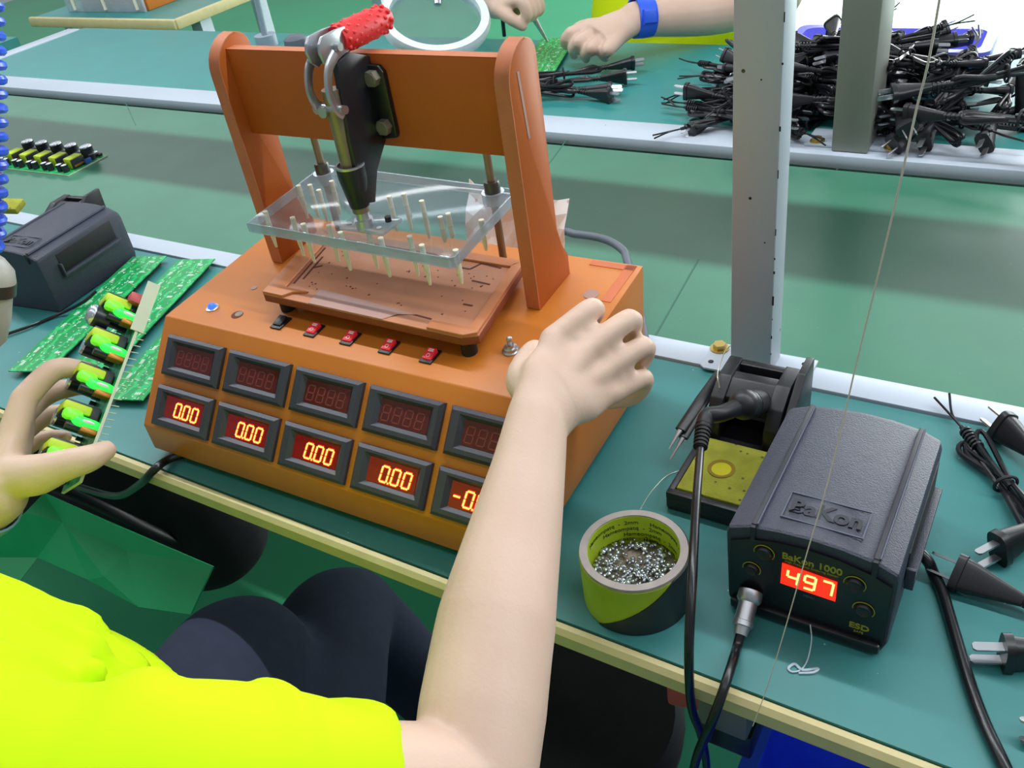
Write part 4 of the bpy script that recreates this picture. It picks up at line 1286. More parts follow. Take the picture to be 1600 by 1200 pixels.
# crumpled paper behind the press plate
pm = MB()
rp_ = random.Random(3)
nn = 12
g = [[pm.bm.verts.new((0, 0, 0)) for j in range(nn)] for i in range(nn)]
for i in range(nn):
    for j in range(nn):
        u, v = i / (nn - 1), j / (nn - 1)
        x = 0.128 * u
        z = 0.195 * v
        y = -0.016 * math.sin(u * 5) * (0.4 + v * 0.6) + 0.010 * math.cos(v * 5 + u * 6) + rp_.uniform(-0.003, 0.003)
        z -= 0.016 * abs(math.sin(u * 5.2)) * v
        g[i][j].co = V((x, y, z))
for i in range(nn - 1):
    for j in range(nn - 1):
        pm.bm.faces.new((g[i][j], g[i + 1][j], g[i + 1][j + 1], g[i][j + 1]))
o = pm.build('crumpled_paper', 'paper', None, smooth=False)
so = o.modifiers.new('thick', 'SOLIDIFY')
so.thickness = 0.0004
o.location = (-0.612, 0.772, 0.004)
o.rotation_euler = (-0.22, 0, 0.02)
tag(o, 'crumpled white paper standing behind the clear press plate', 'paper')

# ================================================================== circuit boards
def long_board(name, label, p_far, p_near, wd, z, group):
    """bare multi-up board from its far end to its near end (left edge line)"""
    a, b = V(p_far), V(p_near)
    d = (b - a).normalized()
    L = (b - a).length
    t = thing(name, label, 'circuit board', (a.x, a.y, z), 0, group)
    t.rotation_euler = (0, 0, math.atan2(d.y, d.x))
    o = MB().box((L / 2, wd / 2, 0), (L, wd, 0.0016)).build('board', 'pcb', t, smooth=False)
    fr = MB()
    for k in range(5):
        x = L * (k + 0.5) / 5
        fr.box((x, wd / 2, -0.0045), (L * 0.12, wd * 0.8, 0.0075))
    fr.build('underside_parts', 'blackmat', t, smooth=False)
    sil = MB()
    r_ = random.Random(hash(label) % 1000 + int(a.x * 1000))
    for k in range(10):
        x0 = L * k / 10
        for j in range(16):
            x, y = x0 + r_.uniform(0.002, L / 10 - 0.002), r_.uniform(0.004, wd - 0.004)
            s_ = r_.choice([(0.0045, 0.0007), (0.0009, 0.004), (0.0022, 0.0012), (0.0012, 0.0022)])
            sil.box((x, y, 0.00095), (s_[0], s_[1], 0.0003))
        for j in range(4):
            sil.box((x0 + L * 0.03 + j * 0.0026, wd * 0.16, 0.00095), (0.0014, 0.005, 0.0003))
            sil.box((x0 + L * 0.06, wd * 0.7 + j * 0.0022, 0.00095), (0.005, 0.0011, 0.0003))
    merge(o, sil.build('silkscreen', 'wprint', t, smooth=False))
    tr = MB()
    tr.box((L / 2, wd * 0.36, 0.00085), (L * 0.98, 0.0016, 0.0002))
    tr.box((L / 2, wd * 0.93, 0.00085), (L * 0.98, 0.0012, 0.0002))
    merge(o, tr.build('copper_track', 'track', t, smooth=False))
    return t
GB = 'bare green boards on the mat'
long_board('circuit_board', 'long bare green circuit board leftmost of those on the mat', (-1.2800, 0.7656, 0), (-1.1790, 0.4640, 0), 0.064, 0.0095, GB)
long_board('circuit_board', 'long bare green circuit board second from the left on the mat', (-1.1880, 0.7830, 0), (-1.0870, 0.4815, 0), 0.066, 0.0095, GB)
long_board('circuit_board', 'long bare green circuit board beside the left end of the orange fixture', (-1.0850, 0.7700, 0), (-0.9850, 0.4700, 0), 0.060, 0.0095, GB)
o = long_board('circuit_board', 'green circuit board under the soldering iron tip on the far bench', (-1.150, 1.915, 0), (-1.060, 1.615, 0), 0.085, 0.0095, GB)
del o['group']

def assembled(name, label, lit):
    """populated five-up charger board: x along the modules, y across, z out of the parts side"""
    t = thing(name, label, 'circuit board')
    L, W_ = 0.188, 0.066
    MB().box((0, 0, 0), (L, W_, 0.0016)).build('board', 'pcb', t, smooth=False)
    ed = MB()
    for s_ in (-1, 1):
        ed.box((0, s_ * (W_ / 2 + 0.0002), 0), (L, 0.0006, 0.0019))
        ed.box((s_ * (L / 2 + 0.0002), 0, 0), (0.0006, W_, 0.0019))
    ed.build('board_edge', 'pcbpale', t, smooth=False)
    for k in range(5):
        x = (k - 2) * 0.0365
        T = Matrix.Translation((x, 0, 0.0008))
        c = MB().cyl((0.004, 0.017, 0), (0.004, 0.017, 0.021), 0.0088, n=20, T=T).build('capacitor', 'capblack', t)
        MB().lathe([(0.0087, 0.0208), (0.0080, 0.0226), (0.0001, 0.0228)], c=(x + 0.004, 0.017, 0.0008), n=20).build('capacitor_top', 'captop', c)
        MB().tube([(x + 0.004 + 0.0092 * math.cos(a * 0.2 - 0.6), 0.017 + 0.0092 * math.sin(a * 0.2 - 0.6), 0.011) for a in range(8)], 0.0045, n=4, k=1, ratio=0.15).build('pale_stripe', 'captop', c)
        if lit:
            f = MB().box((0.006, -0.010, 0.0120), (0.013, 0.026, 0.022), bev=0.001, T=T).build('transformer', 'ferrite', t)
            MB().box((0.006, -0.012, 0.0150), (0.0085, 0.0275, 0.0172), bev=0.0015, T=T).build('yellow_tape', 'coretape', f)
            MB().box((-0.002, -0.026, 0.0165), (0.010, 0.010, 0.012), bev=0.003, T=T).build('glowing_part', 'limeled', t)
            MB().limb([(x - 0.006, -0.027, 0.0035), (x - 0.006, -0.028, 0.0125)], [0.0050, 0.0050], n=14).build('lit_lamp', 'greenled', t)
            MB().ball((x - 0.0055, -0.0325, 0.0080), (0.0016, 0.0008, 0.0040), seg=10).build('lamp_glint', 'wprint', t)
            MB().box((-0.0125, -0.026, 0.0050), (0.0050, 0.012, 0.0100), bev=0.0008, T=T).build('orange_part', 'copper', t)
            MB().cyl((-0.011, -0.024, 0.010), (-0.011, -0.024, 0.0185), 0.0042, n=14, T=T).build('small_capacitor', 'capblack', t)
        else:
            f = MB().box((0.002, -0.006, 0.0075), (0.021, 0.020, 0.015), bev=0.001, T=T).build('transformer', 'ferrite', t)
            MB().box((0.002, -0.006, 0.0085), (0.0165, 0.0208, 0.0165), bev=0.0015, T=T).build('yellow_tape', 'coretape', f)
            MB().box((0.002, -0.006, 0.0045), (0.0225, 0.016, 0.003), T=T).build('winding', 'copper', f)
            for j in range(2):
                MB().cyl((-0.008 + j * 0.013, -0.024, 0), (-0.008 + j * 0.013, -0.024, 0.011), 0.0045, n=14, T=T).build('small_capacitor', 'capblack', t)
                MB().cyl((-0.008 + j * 0.013, -0.024, 0.0108), (-0.008 + j * 0.013, -0.024, 0.0114), 0.0042, n=14, T=T).build('small_top', 'captop', t)
        MB().box((0.015, 0.006, 0.004), (0.004, 0.010, 0.008), bev=0.0006, T=T).build('blue_part', 'bluecomp', t)
        sm = MB()
        for j in range(5):
            sm.box((-0.012 + j * 0.006, 0.029, 0.002), (0.003, 0.005, 0.004), T=T)
        sm.build('small_parts', 'ferrite', t, smooth=False)
    return t
b = assembled('circuit_board', 'populated circuit board lying on the conveyor at the left edge', False)
b.location = (-1.930, 1.060, -0.0105)
b.rotation_euler = (0, 0, math.radians(3))
b.scale = (1.36, 1.62, 1.35)
HELD = Matrix((((-0.25437, -0.83339, -0.49068, -0.72231), (0.85173, 0.04728, -0.52185, 0.35227), (0.45810, -0.55067, 0.69779, 0.17528), (0.00000, 0.00000, 0.00000, 1.00000))))
b = assembled('circuit_board', 'populated circuit board with glowing green lamps held up in the left hand', True)
b.matrix_world = HELD @ Matrix.Diagonal((1, 1, 1.4, 1))
MB().box((0.080, -0.0335, 0.0), (0.052, 0.0016, 0.0085)).build('pale_strip', 'pcbpale', b)
MB().box((0.086, -0.026, 0.006), (0.010, 0.012, 0.010), bev=0.001).build('red_part', 'redcomp', b)
MB().cyl((0.062, -0.012, 0.016), (0.062, -0.012, 0.026), 0.0105, n=22).build('big_capacitor', 'capblack', b)
MB().ball((0.062, -0.012, 0.0260), (0.0104, 0.0104, 0.0050), seg=18).build('big_capacitor_top', 'captop', b)
pins_ = MB()
rr = random.Random(9)
for k in range(22):
    x = -0.075 + k * 0.0068
    pins_.cyl((x, -0.031, -0.0006), (x + 0.001, -0.032 - rr.uniform(0, 0.002), -0.006), 0.0005, n=5)
pins_.build('solder_legs', 'pcbpale', b)

# ================================================================== things at the left edge
t = thing('air_hose', 'blue coiled air hose hanging down at the left edge above the bench', 'air hose', (0, 0, 0))
axis = smooth_path([(-0.8668, 0.4949, 0.5172), (-0.8603, 0.4638, 0.4601), (-0.8574, 0.4375, 0.4112), (-0.8546, 0.4101, 0.3612), (-0.8560, 0.3875, 0.3199), (-0.8615, 0.3708, 0.2887)], 8)
Ls = [0]
for i in range(1, len(axis)):
    Ls.append(Ls[-1] + (axis[i] - axis[i - 1]).length)
hp = []
pitch = 0.0126
N = int(Ls[-1] / pitch * 14)
for i in range(N + 1):
    s_ = Ls[-1] * i / N
    j = max(k for k in range(len(Ls)) if Ls[k] <= s_ + 1e-9)
    j = min(j, len(Ls) - 2)
    p = axis[j].lerp(axis[j + 1], (s_ - Ls[j]) / (Ls[j + 1] - Ls[j]))
    x, y, d = frame(axis[j + 1] - axis[j])
    a = 2 * PI * i / 14
    hp.append(p + x * 0.0145 * math.cos(a) + y * 0.0145 * math.sin(a))
MB().tube(hp, 0.0046, n=8, k=1).build('coil', 'bluehose', t)
t = thing('air_driver', 'worn pale screwdriver body hanging under the blue coiled hose', 'screwdriver', (0, 0, 0))
a, b_ = V((-0.8523, 0.3694, 0.2881)), V((-0.8641, 0.3296, 0.2106))
T = basis(a, *frame(b_ - a))
MB().lathe([(0.010, -0.004), (0.016, 0.0), (0.0245, 0.010), (0.0265, 0.020), (0.0265, 0.034), (0.0245, 0.036), (0.0245, 0.060), (0.022, 0.080), (0.014, 0.090), (0.0001, 0.092)], T=T, n=28).build('body', 'driver', t)
MB().lathe([(0.0264, 0.022), (0.0272, 0.022), (0.0272, 0.034), (0.0264, 0.034)], T=T, n=28, close=True).build('dark_band', 'darksteel', t)
MB().tube([T @ V((0.018, 0.012, 0.004)), T @ V((0.030, 0.014, 0.030)), T @ V((0.0285, 0.012, 0.070)), T @ V((0.018, 0.010, 0.088))], 0.0016, n=8).build('hook_wire', 'steel', t)
# bits on the left stand
t = MB().box((-1.5550, 0.7488, 0.0750), (0.05, 0.03, 0.012), rot=(0.2, 0.1, 0.4), bev=0.002).build('sponge_scrap', 'sponge', None)
tag(t, 'small yellow scrap behind the blue coil at the left edge', 'scrap')

# ================================================================== far left: side table and its fixture
t = thing('side_table', 'cream-edged teal table beyond the far bench at the top left', 'table', (-3.0, 2.62, -0.75))
MB().box((0.0, 0, 0.735), (0.78, 1.15, 0.03)).build('tabletop', 'farmat', t, smooth=False)
MB().box((0.0, -0.585, 0.737), (0.80, 0.02, 0.034), bev=0.006).build('edge_band', 'cream', t)
MB().box((0.395, 0, 0.737), (0.02, 1.17, 0.034), bev=0.006).build('edge_band', 'cream', t)
for x, y in ((0.36, -0.45), (-0.36, -0.45), (0.36, 0.5), (-0.36, 0.5)):
    MB().box((x, y, 0.36), (0.05, 0.05, 0.72)).build('leg', 'white', t, smooth=False)
t = thing('fixture_box', 'orange fixture box with a clear front on the side table at the top left', 'fixture', (-3.0492, 2.1273, 0.0000), 0.02)
MB().box((0.02, 0.16, 0.045), (0.36, 0.30, 0.09), bev=0.003).build('box', 'bakelite', t)
MB().box((0.02, 0.16, 0.092), (0.34, 0.28, 0.006)).build('top_board', 'jig', t, smooth=False)
MB().box((-0.01, -0.006, 0.045), (0.42, 0.012, 0.09), bev=0.002).build('clear_front', 'acrylhaze', t)
for x in (-0.17, 0.0, 0.17):
    MB().cyl((x, -0.014, 0.010), (x, -0.014, 0.070), 0.006, n=12).build('white_pin', 'nylon', t)
t = thing('workbench', 'corner of another cream-edged bench at the upper left edge', 'workbench', (-3.62, 1.70, -0.75))
MB().box((0, 0, 0.735), (0.9, 0.25, 0.03)).build('bench_top', 'farmat', t, smooth=False)
MB().box((0.0, -0.125, 0.737), (0.92, 0.02, 0.034), bev=0.006).build('edge_band', 'cream', t)
for x in (-0.4, 0.38):
    MB().box((x, 0, 0.36), (0.05, 0.05, 0.72)).build('leg', 'white', t, smooth=False)

# magnifier on the far bench
mc = V((-1.1728, 1.5440, 0.1628))
nrm = V((0.375, -0.25, 0.893)).normalized()
t = thing('magnifier', 'round bench magnifier with a broad white rim above the far bench', 'magnifier', (0, 0, 0))
T = basis(mc, *frame(nrm, (1, 0, 0)))
MB().lathe([(0.094, -0.012), (0.110, -0.012), (0.114, 0.0), (0.110, 0.014), (0.094, 0.014)], T=T, n=56, close=True).build('rim', 'magrim', t)
MB().lathe([(0.095, -0.002), (0.095, 0.002), (0.05, 0.008), (0.0001, 0.010)], T=T, n=48).build('lens', 'lens', t)
MB().tube([mc + V((-0.01, 0.03, 0.02)), mc + V((-0.04, 0.10, 0.10)), mc + V((-0.06, 0.16, 0.22))], 0.008, n=10).build('bracket_arm', 'steel', t)
MB().tube([mc + V((-0.06, 0.16, 0.22)), (-1.95, 1.83, 0.40), (-1.985, 1.83, 0.02)], 0.009, n=10, k=1).build('arm', 'arm', t)
MB().cyl((-1.985, 1.83, 0.0), (-1.985, 1.83, 0.03), 0.03, n=24).build('base_clamp', 'arm', t)
# iron stand seen behind the clamp
t = thing('sponge_tray', 'small black tray with a yellow sponge on the far bench behind the clamp', 'sponge tray', (-1.7318, 1.8415, 0.0000), 0.35)
MB().box((0, 0, 0.012), (0.11, 0.085, 0.024), bev=0.003).build('tray', 'black', t)
MB().box((-0.008, 0, 0.025), (0.080, 0.062, 0.010), bev=0.003).build('sponge', mat('pale_sponge', (206, 190, 92), 0.9, bump=0.3), t)
t = thing('cable_reel', 'dark rounded gadget on the far bench left of the clamp lever', 'gadget', (-1.8380, 1.7947, 0.0000))
MB().lathe([(0.0001, 0), (0.030, 0), (0.033, 0.012), (0.030, 0.034), (0.018, 0.042), (0.0001, 0.042)], n=24).build('body', 'greycable', t)

# pale blue crate behind the heap
def tub(name, label, loc, sx, sy, h, m, rz=0.0, wall=0.006, lip=0.012, taper=0.92):
    t = thing(name, label, 'crate', loc, rz)
    mb = MB()
    def rr(kx, z, r=0.02):
        pts = []
        ax, ay = sx / 2 * kx[0], sy / 2 * kx[1]
        for cx, cy, a0 in ((ax - r, ay - r, 0), (-ax + r, ay - r, 90), (-ax + r, -ay + r, 180), (ax - r, -ay + r, 270)):
            for j in range(5):
                a = math.radians(a0 + j * 22.5)
                pts.append(mb.bm.verts.new((cx + r * math.cos(a), cy + r * math.sin(a), z)))
        return pts
    k_ = lambda e: (1 + e / (sx / 2), 1 + e / (sy / 2))
    kt = lambda e: (taper + e / (sx / 2), taper + e / (sy / 2))
    mb.skinrings([rr(kt(0), 0), rr(k_(0), h - 0.02), rr(k_(lip), h - 0.02), rr(k_(lip), h), rr(k_(-wall), h), rr(k_(-wall - 0.004), h - 0.03), rr(kt(-wall), wall)])
    mb.build('body', m, t)
    return t
tub('crate', 'shallow pale blue crate behind the heap of cords on the far bench', (-0.345, 1.835, 0.0), 0.34, 0.13, 0.055, M['lilac'], 0.02)

# ================================================================== under the near bench
tub('bin', 'deep royal blue plastic bin on the floor in the lower right corner', (0.045, 0.405, -0.75), 0.40, 0.36, 0.47, M['blueplastic'], 0.0)
t = thing('socket_block', 'grey socket block fixed under the front edge of the bench above the blue bin', 'socket block', (-0.1572, 0.4561, -0.0850))
MB().box((0, 0.0, 0.0), (0.044, 0.05, 0.036), bev=0.003).build('block', 'greybox', t)
MB().box((0, 0.004, -0.034), (0.050, 0.05, 0.032), bev=0.003).build('lower_plug', 'black', t)
MB().box((0, 0.02, 0.032), (0.03, 0.01, 0.04)).build('bracket', 'greybox', t)
t = MB().box((-0.1855, 0.4523, -0.0750), (0.05, 0.04, 0.03), rot=(0, 0, 0.2), bev=0.004).build('red_box', 'redcomp', None)
tag(t, 'small dark red box tucked under the bench edge beside the hanging cables', 'box')
# green film bag hung under the bench on the left
gm = MB()
gpts = [((-1.3857, 0.4552, -0.3300)), ((-1.3818, 0.4960, -0.3200)), ((-1.2306, 0.5011, -0.3300)), ((-0.9851, 0.5082, -0.3400)),
        ((-1.0052, 0.4526, -0.4000)), ((-1.1194, 0.4355, -0.4200)), ((-1.2634, 0.4436, -0.4300)), ((-1.4003, 0.4387, -0.4300)),
        ((-1.3383, 0.4829, -0.3600)), ((-1.1825, 0.4887, -0.3700)), ((-1.0704, 0.4811, -0.3800)), ((-1.1950, 0.4429, -0.3900)), ((-1.3969, 0.3438, -0.4600)), ((-1.4744, 0.3766, -0.4000))]
vs = [gm.bm.verts.new(V(p)) for p in gpts]
for f in ((0, 8, 1), (1, 8, 2), (2, 8, 9), (2, 9, 3), (3, 9, 10), (3, 10, 4), (4, 10, 5), (5, 10, 9), (5, 9, 11), (9, 8, 11), (5, 11, 6), (6, 11, 8), (6, 8, 7), (7, 8, 0), (7, 0, 13), (7, 13, 12)):
    gm.bm.faces.new([vs[i] for i in f])
bmesh.ops.recalc_face_normals(gm.bm, faces=gm.bm.faces[:])
o = gm.build('plastic_bag', 'bag', None, smooth=False)
so = o.modifiers.new('thick', 'SOLIDIFY')
so.thickness = 0.003
tag(o, 'creased green plastic bag hanging below the bench beside the worker', 'bag')
t = thing('cloth_bag', 'dark bag in the shade under the bench left of the worker', 'bag', (-1.4883, 0.6523, -0.5500))
mb = MB()
mb.ball((0, 0.04, 0.02), (0.22, 0.16, 0.17), seg=20)
mb.ball((-0.14, 0.02, 0.03), (0.16, 0.14, 0.15), seg=18)
mb.ball((0.14, 0.05, -0.03), (0.15, 0.13, 0.13), seg=18)
o = mb.build('body', 'blackcloth', t)
fuse(o, 0.012, 8)
MB().tube([(-0.20, -0.03, 0.12), (-0.06, -0.12, 0.20), (0.12, -0.10, 0.16), (0.22, -0.03, 0.02)], 0.012, n=8, ratio=0.4).build('strap', 'black', t)
t = thing('stool', 'dark padded stool standing under the bench right of the worker\'s forearm', 'stool', (-0.375, 0.520, -0.75))
MB().lathe([(0.0001, 0.36), (0.12, 0.36), (0.130, 0.375), (0.133, 0.40), (0.122, 0.425), (0.0001, 0.435)], n=36).build('seat', 'blackcloth', t)
for k in range(4):
    a = PI / 4 + k * PI / 2
    MB().cyl((0.09 * math.cos(a), 0.09 * math.sin(a), 0.365), (0.12 * math.cos(a), 0.12 * math.sin(a), 0.0), 0.012, n=12).build('leg', 'darksteel', t)

# ================================================================== people
def hand_fingers(mb, chains, n=12):
    for pts, r in chains:
        mb.limb(pts, r, n=n, k=4)

# ---- the worker in the foreground
W = thing('person', 'person in bright yellow T-shirt seated at the near bench, hand on the orange fixture', 'person', (0, 0, 0))
sk = MB()
# right arm: shoulder, elbow, wrist
shR = V((-0.395, 0.045, 0.215))
elR = V((-0.2441, 0.2164, 0.0792))
wrR = V((-0.3243, 0.4684, 0.1752))
sk.limb([shR, shR.lerp(elR, 0.5) + V((0.004, 0, 0.004)), elR], [0.042, 0.044, 0.041], n=20)
fa = [elR, V((-0.2608, 0.2603, 0.0957)), V((-0.2797, 0.3152, 0.1163)), V((-0.2979, 0.3752, 0.1349)), V((-0.3118, 0.4259, 0.1551)), wrR]
sk.limb(fa, [0.0410, 0.0435, 0.0425, 0.0360, 0.0295, 0.0245], n=22, k=5)
# right hand
iM, mM, rM, pM = V((-0.3399, 0.5299, 0.2056)), V((-0.3155, 0.5363, 0.1927)), V((-0.3007, 0.5395, 0.1756)), V((-0.2911, 0.5412, 0.1559))
ac = (pM - iM).normalized()
hd = ((iM + pM) * 0.5 - wrR).normalized()
nr = ac.cross(hd).normalized()
wm = wrR
sk.loft([(wm + (fa[-2] - wm).normalized() * 0.034, ac, nr, 0.0215, 0.0215), (wm + (fa[-2] - wm).normalized() * 0.008 , ac, nr, 0.0262, 0.0235), (wm + hd * 0.014, ac, nr, 0.0300, 0.0222), (wm.lerp((iM + pM) * 0.5, 0.45), ac, nr, 0.0385, 0.0200),
         (wm.lerp((iM + pM) * 0.5, 0.75), ac, nr, 0.0410, 0.0165), ((iM + pM) * 0.5 + hd * 0.002, ac, nr, 0.0420, 0.0135)], n=28)
for m_, r in ((iM, 0.0118), (mM, 0.0122), (rM, 0.0115), (pM, 0.0105)):
    sk.limb([wm.lerp(m_, 0.35), m_], [0.0135, r], n=12, k=1)
hand_fingers(sk, [
    ([iM, (-0.3236, 0.5731, 0.2132), (-0.3381, 0.5833, 0.1868), (-0.3632, 0.5734, 0.1656), (-0.3769, 0.5653, 0.1593)], [0.0112, 0.0104, 0.0096, 0.0086, 0.0072]),
    ([mM, (-0.2962, 0.5870, 0.1993), (-0.3072, 0.5960, 0.1705), (-0.3315, 0.5834, 0.1558), (-0.3429, 0.5738, 0.1545)], [0.0114, 0.0102, 0.0096, 0.0086, 0.0074]),
    ([rM, (-0.2826, 0.5831, 0.1769), (-0.2938, 0.5911, 0.1490), (-0.3167, 0.5790, 0.1388), (-0.3280, 0.5707, 0.1388)], [0.0106, 0.0098, 0.0092, 0.0082, 0.0070]),
    ([pM, (-0.2786, 0.5725, 0.1515), (-0.2891, 0.5751, 0.1271), (-0.3078, 0.5657, 0.1217), (-0.3162, 0.5597, 0.1237)], [0.0098, 0.0086, 0.0080, 0.0072, 0.0062]),
    ([wm + ac * -0.002 + hd * 0.012, (-0.3503, 0.4957, 0.1828), (-0.3614, 0.5272, 0.1826), (-0.3740, 0.5513, 0.1720), (-0.3857, 0.5648, 0.1625)], [0.0160, 0.0175, 0.0140, 0.0104, 0.0078])])
pI, pMd, pR, pP = V((-0.3236, 0.5731, 0.2132)), V((-0.2962, 0.5870, 0.1993)), V((-0.2826, 0.5831, 0.1769)), V((-0.2786, 0.5725, 0.1515))
for (a0, a1), (b0, b1) in (((iM, pI), (mM, pMd)), ((mM, pMd), (rM, pR)), ((rM, pR), (pM, pP))):
    for f in (0.2, 0.45):
        sk.limb([a0.lerp(a1, f), b0.lerp(b1, f)], [0.0090, 0.0085], n=10, k=1)
# left arm and hand
shL = V((-0.815, 0.045, 0.215))
elL = V((-0.955, 0.115, 0.010))
wrL = V((-0.7328, 0.2276, 0.1512))
sk.limb([shL, shL.lerp(elL, 0.5), elL], [0.052, 0.047, 0.041], n=20)
sk.limb([elL, elL.lerp(wrL, 0.35) + V((0, 0, 0.004)), wrL], [0.0415, 0.0430, 0.0275], n=20)
i2, m2, r2, p2 = V((-0.7518, 0.2963, 0.2009)), V((-0.7735, 0.2906, 0.1747)), V((-0.7915, 0.2854, 0.1495)), V((-0.8040, 0.2802, 0.1266))
ac = (p2 - i2).normalized()
mid2 = (i2 + p2) * 0.5
hd = (mid2 - wrL).normalized()
nr = ac.cross(hd).normalized()
sk.loft([(wrL - hd * 0.010, ac, nr, 0.0290, 0.0200), (wrL + hd * 0.010, ac, nr, 0.0310, 0.0195), (wrL.lerp(mid2, 0.5), ac, nr, 0.0390, 0.0185), (mid2, ac, nr, 0.0400, 0.0140)], n=28)
for m_, r in ((i2, 0.0118), (m2, 0.0122), (r2, 0.0115), (p2, 0.0102)):
    sk.limb([wrL.lerp(m_, 0.4), m_], [0.0140, r], n=12, k=1)
hand_fingers(sk, [
    ([i2, (-0.7457, 0.3286, 0.2114), (-0.7377, 0.3460, 0.2021), (-0.7303, 0.3551, 0.1941)], [0.0118, 0.0105, 0.0092, 0.0074]),
    ([m2, (-0.7755, 0.3229, 0.1782), (-0.7655, 0.3432, 0.1755), (-0.7502, 0.3530, 0.1740)], [0.0116, 0.0104, 0.0092, 0.0074]),
    ([r2, (-0.7961, 0.3178, 0.1484), (-0.7849, 0.3341, 0.1472), (-0.7712, 0.3423, 0.1450)], [0.0108, 0.0098, 0.0086, 0.0070]),
    ([p2, (-0.8123, 0.3091, 0.1211), (-0.8019, 0.3223, 0.1205), (-0.7893, 0.3279, 0.1199)], [0.0096, 0.0084, 0.0076, 0.0062]),
    ([wrL + hd * 0.015 + V((0.01, 0, 0.008)), (-0.6998, 0.2525, 0.1638), (-0.6782, 0.2670, 0.1692), (-0.6636, 0.2837, 0.1690), (-0.6614, 0.2987, 0.1669)], [0.0190, 0.0185, 0.0142, 0.0122, 0.0092])])
# torso, neck and head under the clothes
sk.loft([((-0.605, 0.03, -0.20), (1, 0, 0), (0, 1, 0), 0.15, 0.11), ((-0.605, 0.03, 0.0), (1, 0, 0), (0, 1, 0), 0.145, 0.10), ((-0.605, 0.03, 0.16), (1, 0, 0), (0, 1, 0), 0.150, 0.085), ((-0.605, 0.03, 0.23), (1, 0, 0), (0, 1, 0), 0.11, 0.055)], n=28)
sk.limb([shR, (-0.605, 0.03, 0.215), shL], [0.040, 0.052, 0.040], n=18)
sk.limb([(-0.605, 0.035, 0.22), (-0.605, 0.065, 0.34)], [0.058, 0.055], n=20)
hc = V((-0.605, 0.105, 0.435))
sk.ball(hc, (0.076, 0.096, 0.112), seg=26)
sk.ball(hc + V((0, 0.045, -0.065)), (0.052, 0.052, 0.052), seg=18)
sk.limb([hc + V((0, 0.092, 0.005)), hc + V((0, 0.110, -0.028))], [0.008, 0.013], n=10, k=1)
for s_ in (-1, 1):
    sk.ball(hc + V((s_ * 0.078, -0.004, -0.012)), (0.010, 0.020, 0.032), seg=12)
sk.limb([hc + V((-0.020, 0.092, -0.062)), hc + V((0, 0.098, -0.062)), hc + V((0.020, 0.092, -0.062))], [0.005, 0.008, 0.005], n=8)
body = sk.build('body', 'skin', W)
fuse(body, 0.0025, 10)
hm = MB()
hm.ball(hc + V((0, -0.022, 0.024)), (0.086, 0.094, 0.108), seg=28)
hm.ball(hc + V((0, -0.055, -0.030)), (0.074, 0.060, 0.090), seg=20)
o = hm.build('hair', 'hair', W)
fuse(o, 0.006, 6)
for s_ in (-1, 1):
    e_ = MB().ball(hc + V((s_ * 0.030, 0.084, 0.004)), 0.0125, seg=16).build('eye', 'wprint', W)
    MB().ball(hc + V((s_ * 0.031, 0.0915, 0.003)), 0.0062, seg=12).build('iris', 'hair', e_)
# shirt with sleeves
sh = MB()
def sring(c, rx, ry, x=(1, 0, 0), y=(0, 1, 0)):
    return (c, x, y, rx, ry)
sh.loft([sring((-0.600, 0.065, -0.230), 0.190, 0.150), sring((-0.600, 0.070, -0.13), 0.192, 0.150), sring((-0.600, 0.072, -0.02), 0.192, 0.142), sring((-0.603, 0.068, 0.09), 0.190, 0.124), sring((-0.605, 0.050, 0.18), 0.185, 0.104),
         sring((-0.605, 0.038, 0.245), 0.165, 0.088), sring((-0.605, 0.035, 0.275), 0.085, 0.070)], n=48, ex=0.72)
shR_ = V((-0.415, 0.040, 0.195))
sl_end = shR.lerp(elR, 0.86)
sh.limb([V((-0.56, 0.04, 0.19)), shR_, shR.lerp(elR, 0.35), shR.lerp(elR, 0.62)], [0.082, 0.076, 0.068, 0.058], n=26)
ax_ = (elR - shR).normalized()
x_, y_, _ = frame(ax_)
sh.loft([(shR.lerp(elR, 0.45), x_, y_, 0.062, 0.062), (shR.lerp(elR, 0.64), x_, y_, 0.056, 0.056), (shR.lerp(elR, 0.77), x_, y_, 0.0505, 0.0505)], n=28)
sh.limb([V((-0.65, 0.04, 0.19)), V((-0.80, 0.045, 0.205)), shL.lerp(elL, 0.4), shL.lerp(elL, 0.6)], [0.085, 0.080, 0.072, 0.068], n=26)
# drape folds running from the armpit across the front
for a, b, c, r in (((-0.40, 0.11, 0.17), (-0.50, 0.165, 0.12), (-0.66, 0.186, 0.06), 0.010), ((-0.41, 0.12, 0.09), (-0.47, 0.185, 0.03), (-0.57, 0.206, -0.05), 0.010), ((-0.36, 0.085, 0.245), (-0.34, 0.105, 0.225), (-0.32, 0.13, 0.205), 0.010), ((-0.43, 0.15, 0.13), (-0.52, 0.195, 0.05), (-0.62, 0.206, -0.04), 0.012), ((-0.42, 0.13, 0.05), (-0.48, 0.19, -0.02), (-0.56, 0.208, -0.12), 0.012),
                   ((-0.45, 0.13, 0.19), (-0.56, 0.170, 0.13), (-0.70, 0.180, 0.09), 0.012), ((-0.40, 0.10, 0.235), (-0.36, 0.13, 0.20), (-0.33, 0.16, 0.165), 0.012)):
    sh.limb([a, b, c], [r * 0.5, r, r * 0.6], n=12)
o = sh.build('t_shirt', 'shirt', W)
fuse(o, 0.0055, 9)
